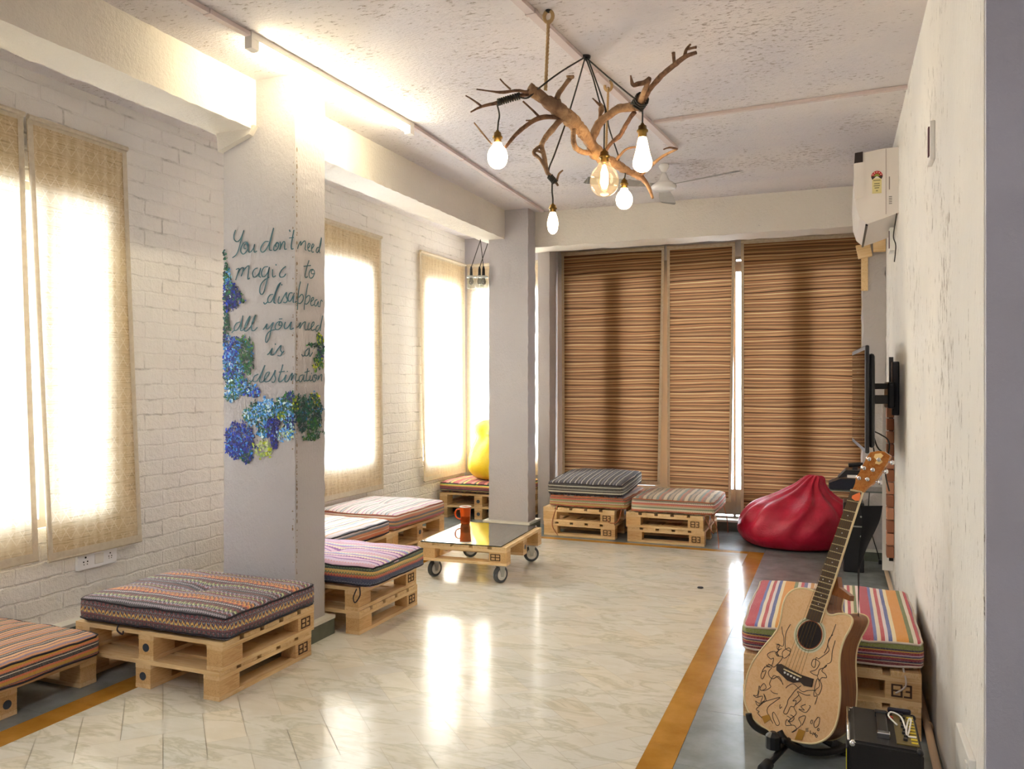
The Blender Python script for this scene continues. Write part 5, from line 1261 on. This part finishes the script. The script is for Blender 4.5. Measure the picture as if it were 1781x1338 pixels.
# stand
st = thing('guitar_stand', 'black tubular floor stand holding the guitar', 'guitar stand', GBASE)
M['foam'] = simple('black_foam', '#191512', .55)
def D(x, y, d): return at(*RD(x, y), d)-GBASE
def A2(x, y, b): return q(RD(x, y), b)
dB = (GB_-Vector((0, 0, CAMH))).dot(cF)
bm = bmesh.new(); tube(bm, smooth_path([A2(162,792,-.05), A2(172,850,-.045), A2(205,912,-.03), A2(265,965,.0), A2(330,1000,.05)], 6), .0095*2.0*.5+.004, 10); obj('cradle_arm', bm, M['foam'], st, True)
bm = bmesh.new(); tube(bm, smooth_path([A2(425,940,-.05), A2(455,1000,-.045), A2(505,1075,-.02), A2(575,1130,.03), A2(660,1155,.09), A2(740,1145,.14), A2(780,1120,.17)], 6), .0145, 10); obj('cradle_arm', bm, M['foam'], st, True)
bm = bmesh.new(); tube(bm, [A2(330,1000,.05), A2(575,1130,.03)], .011, 8); tube(bm, [D(400,1035,dB+.02), D(560,1020,dB+.20)], .012, 8); obj('cross_tube', bm, M['black'], st, True)
z_ = lambda v, zz: Vector((v.x, v.y, zz))
f0_ = z_(D(255,1120,dB-.06), .03); f1_ = z_(D(560,1050,dB+.25), .05)
bm = bmesh.new(); tube(bm, [f0_, f1_], .014, 10); f2_ = z_(D(900,1120,dB+.12), .02); tube(bm, [f1_, f2_], .013, 10); f3_ = z_(D(620,1010,dB+.3), .02); tube(bm, [f1_, f3_], .013, 10); tube(bm, [f1_, f1_+Vector((0, 0, .14))], .013, 10); obj('tripod_legs', bm, M['black'], st, True)
for a, b in ((f0_, f1_), (f2_, f1_), (f3_, f1_)):
    d_ = (a-b).normalized(); a = z_(a, max(a.z, .024)); bm = bmesh.new(); tube(bm, [a-d_*.03, a+d_*.03], .022, 12); obj('rubber_foot', bm, M['rubber'], st, True)
bm = bmesh.new(); lathe(bm, [(0, -.03), (.03, -.03), (.03, .02), (.012, .035), (0, .035)], D(320,1030,dB+.04).x, D(320,1030,dB+.04).y, D(320,1030,dB+.04).z, 10); obj('clamp', bm, M['black'], st)

# ---------------- small amplifier ----------------
am = thing('guitar_amplifier', 'small black guitar amplifier on the floor beside the guitar stand', 'amplifier', (.157, 3.205, 0))
g = G('black_tolex'); g.P(col=hx('#1f1c19'), rough=.55, spec=.4, nor=g.bump(g.noise(300, 2), .4, .002)); tolex = g.m
bm = bmesh.new(); prism(bm, [(-.116, 0), (.116, 0), (.116, .30), (.105, .312), (-.105, .318), (-.116, .31)], lambda p: (p[0], -.165, p[1]), lambda p: (p[0], .165, p[1]))
es = [e for e in bm.edges]; bmesh.ops.bevel(bm, geom=es, offset=.008, segments=3, affect='EDGES'); cab = obj('cabinet', bm, tolex, am, True)
cab.data.polygons.foreach_set('use_smooth', [False]*len(cab.data.polygons))
box('grille_cloth', -.124, -.1165, -.145, .145, .02, .285, simple('grille_black', '#100e16', .8), am, .002)
bm = bmesh.new(); tube(bm, [(-.118, -.15, .313), (-.118, .155, .313)], .0045, 8); obj('chrome_trim', bm, M['chrome'], am, True)
box('yellow_sticker', -.1262, -.124, -.13, -.10, .16, .26, simple('sticker_yellow', '#e4dc1e', .4), am)
for sx, sy in ((-1, -1), (-1, 1), (1, -1), (1, 1)):
    bm = bmesh.new(); bmesh.ops.create_icosphere(bm, subdivisions=2, radius=.013, matrix=Matrix.Translation((sx*.104, sy*.154, .304))); obj('metal_corner', bm, M['chrome'] if sx < 0 else M['black'], am, True)
box('carry_handle', -.022, .012, -.09, .10, .318, .332, simple('handle_black', '#24201e', .3), am, .005)
for yy in (-.095, .10): box('handle_end', -.026, .016, yy-.012, yy+.012, .3145, .336, M['chrome'] if yy < 0 else M['black'], am, .003)
pn = box('control_panel', .035, .105, -.13, .14, .3135, .3165, simple('panel_brass', '#7a6a38', .35, .5), am)
bm = bmesh.new(); bm2 = bmesh.new()
for k in range(9):
    yy = -.115+k*.028
    bx(bm if k % 2 == 0 else bm, .082, .102, yy, yy+.012, .3165, .3185)
    lathe(bm2, [(0, .008), (.007, .008), (.008, 0), (0, 0)], .064+.004*(k % 2), yy+.02, .317, 10)
obj('yellow_marking', bm, simple('yellow_mark', '#dcc63a', .5), pn); obj('knobs', bm2, M['black'], pn)
bm = bmesh.new(); bx(bm, .02, .10, .145, .16, .315, .335, .006); obj('cable_jack_housing', bm, simple('violet_black', '#1d1a2c', .35), am)
bm = bmesh.new(); lathe(bm, [(0, .01), (.008, .008), (.009, 0), (0, 0)], .028, .085, .3175, 10); obj('red_knob', bm, simple('knob_red', '#b8402c', .4), pn)
bm = bmesh.new(); tube(bm, smooth_path([(.045, .02, .322), (.02, .06, .335), (.03, .09, .34), (.06, .07, .335), (.07, .0, .325), (.075, -.05, .322), (.09, .02, .345), (.085, .06, .33), (.07, -.06, .324), (.10, -.07, .322)], 8), .0032, 6); wc = obj('white_cable', bm, M['white'], am, True)
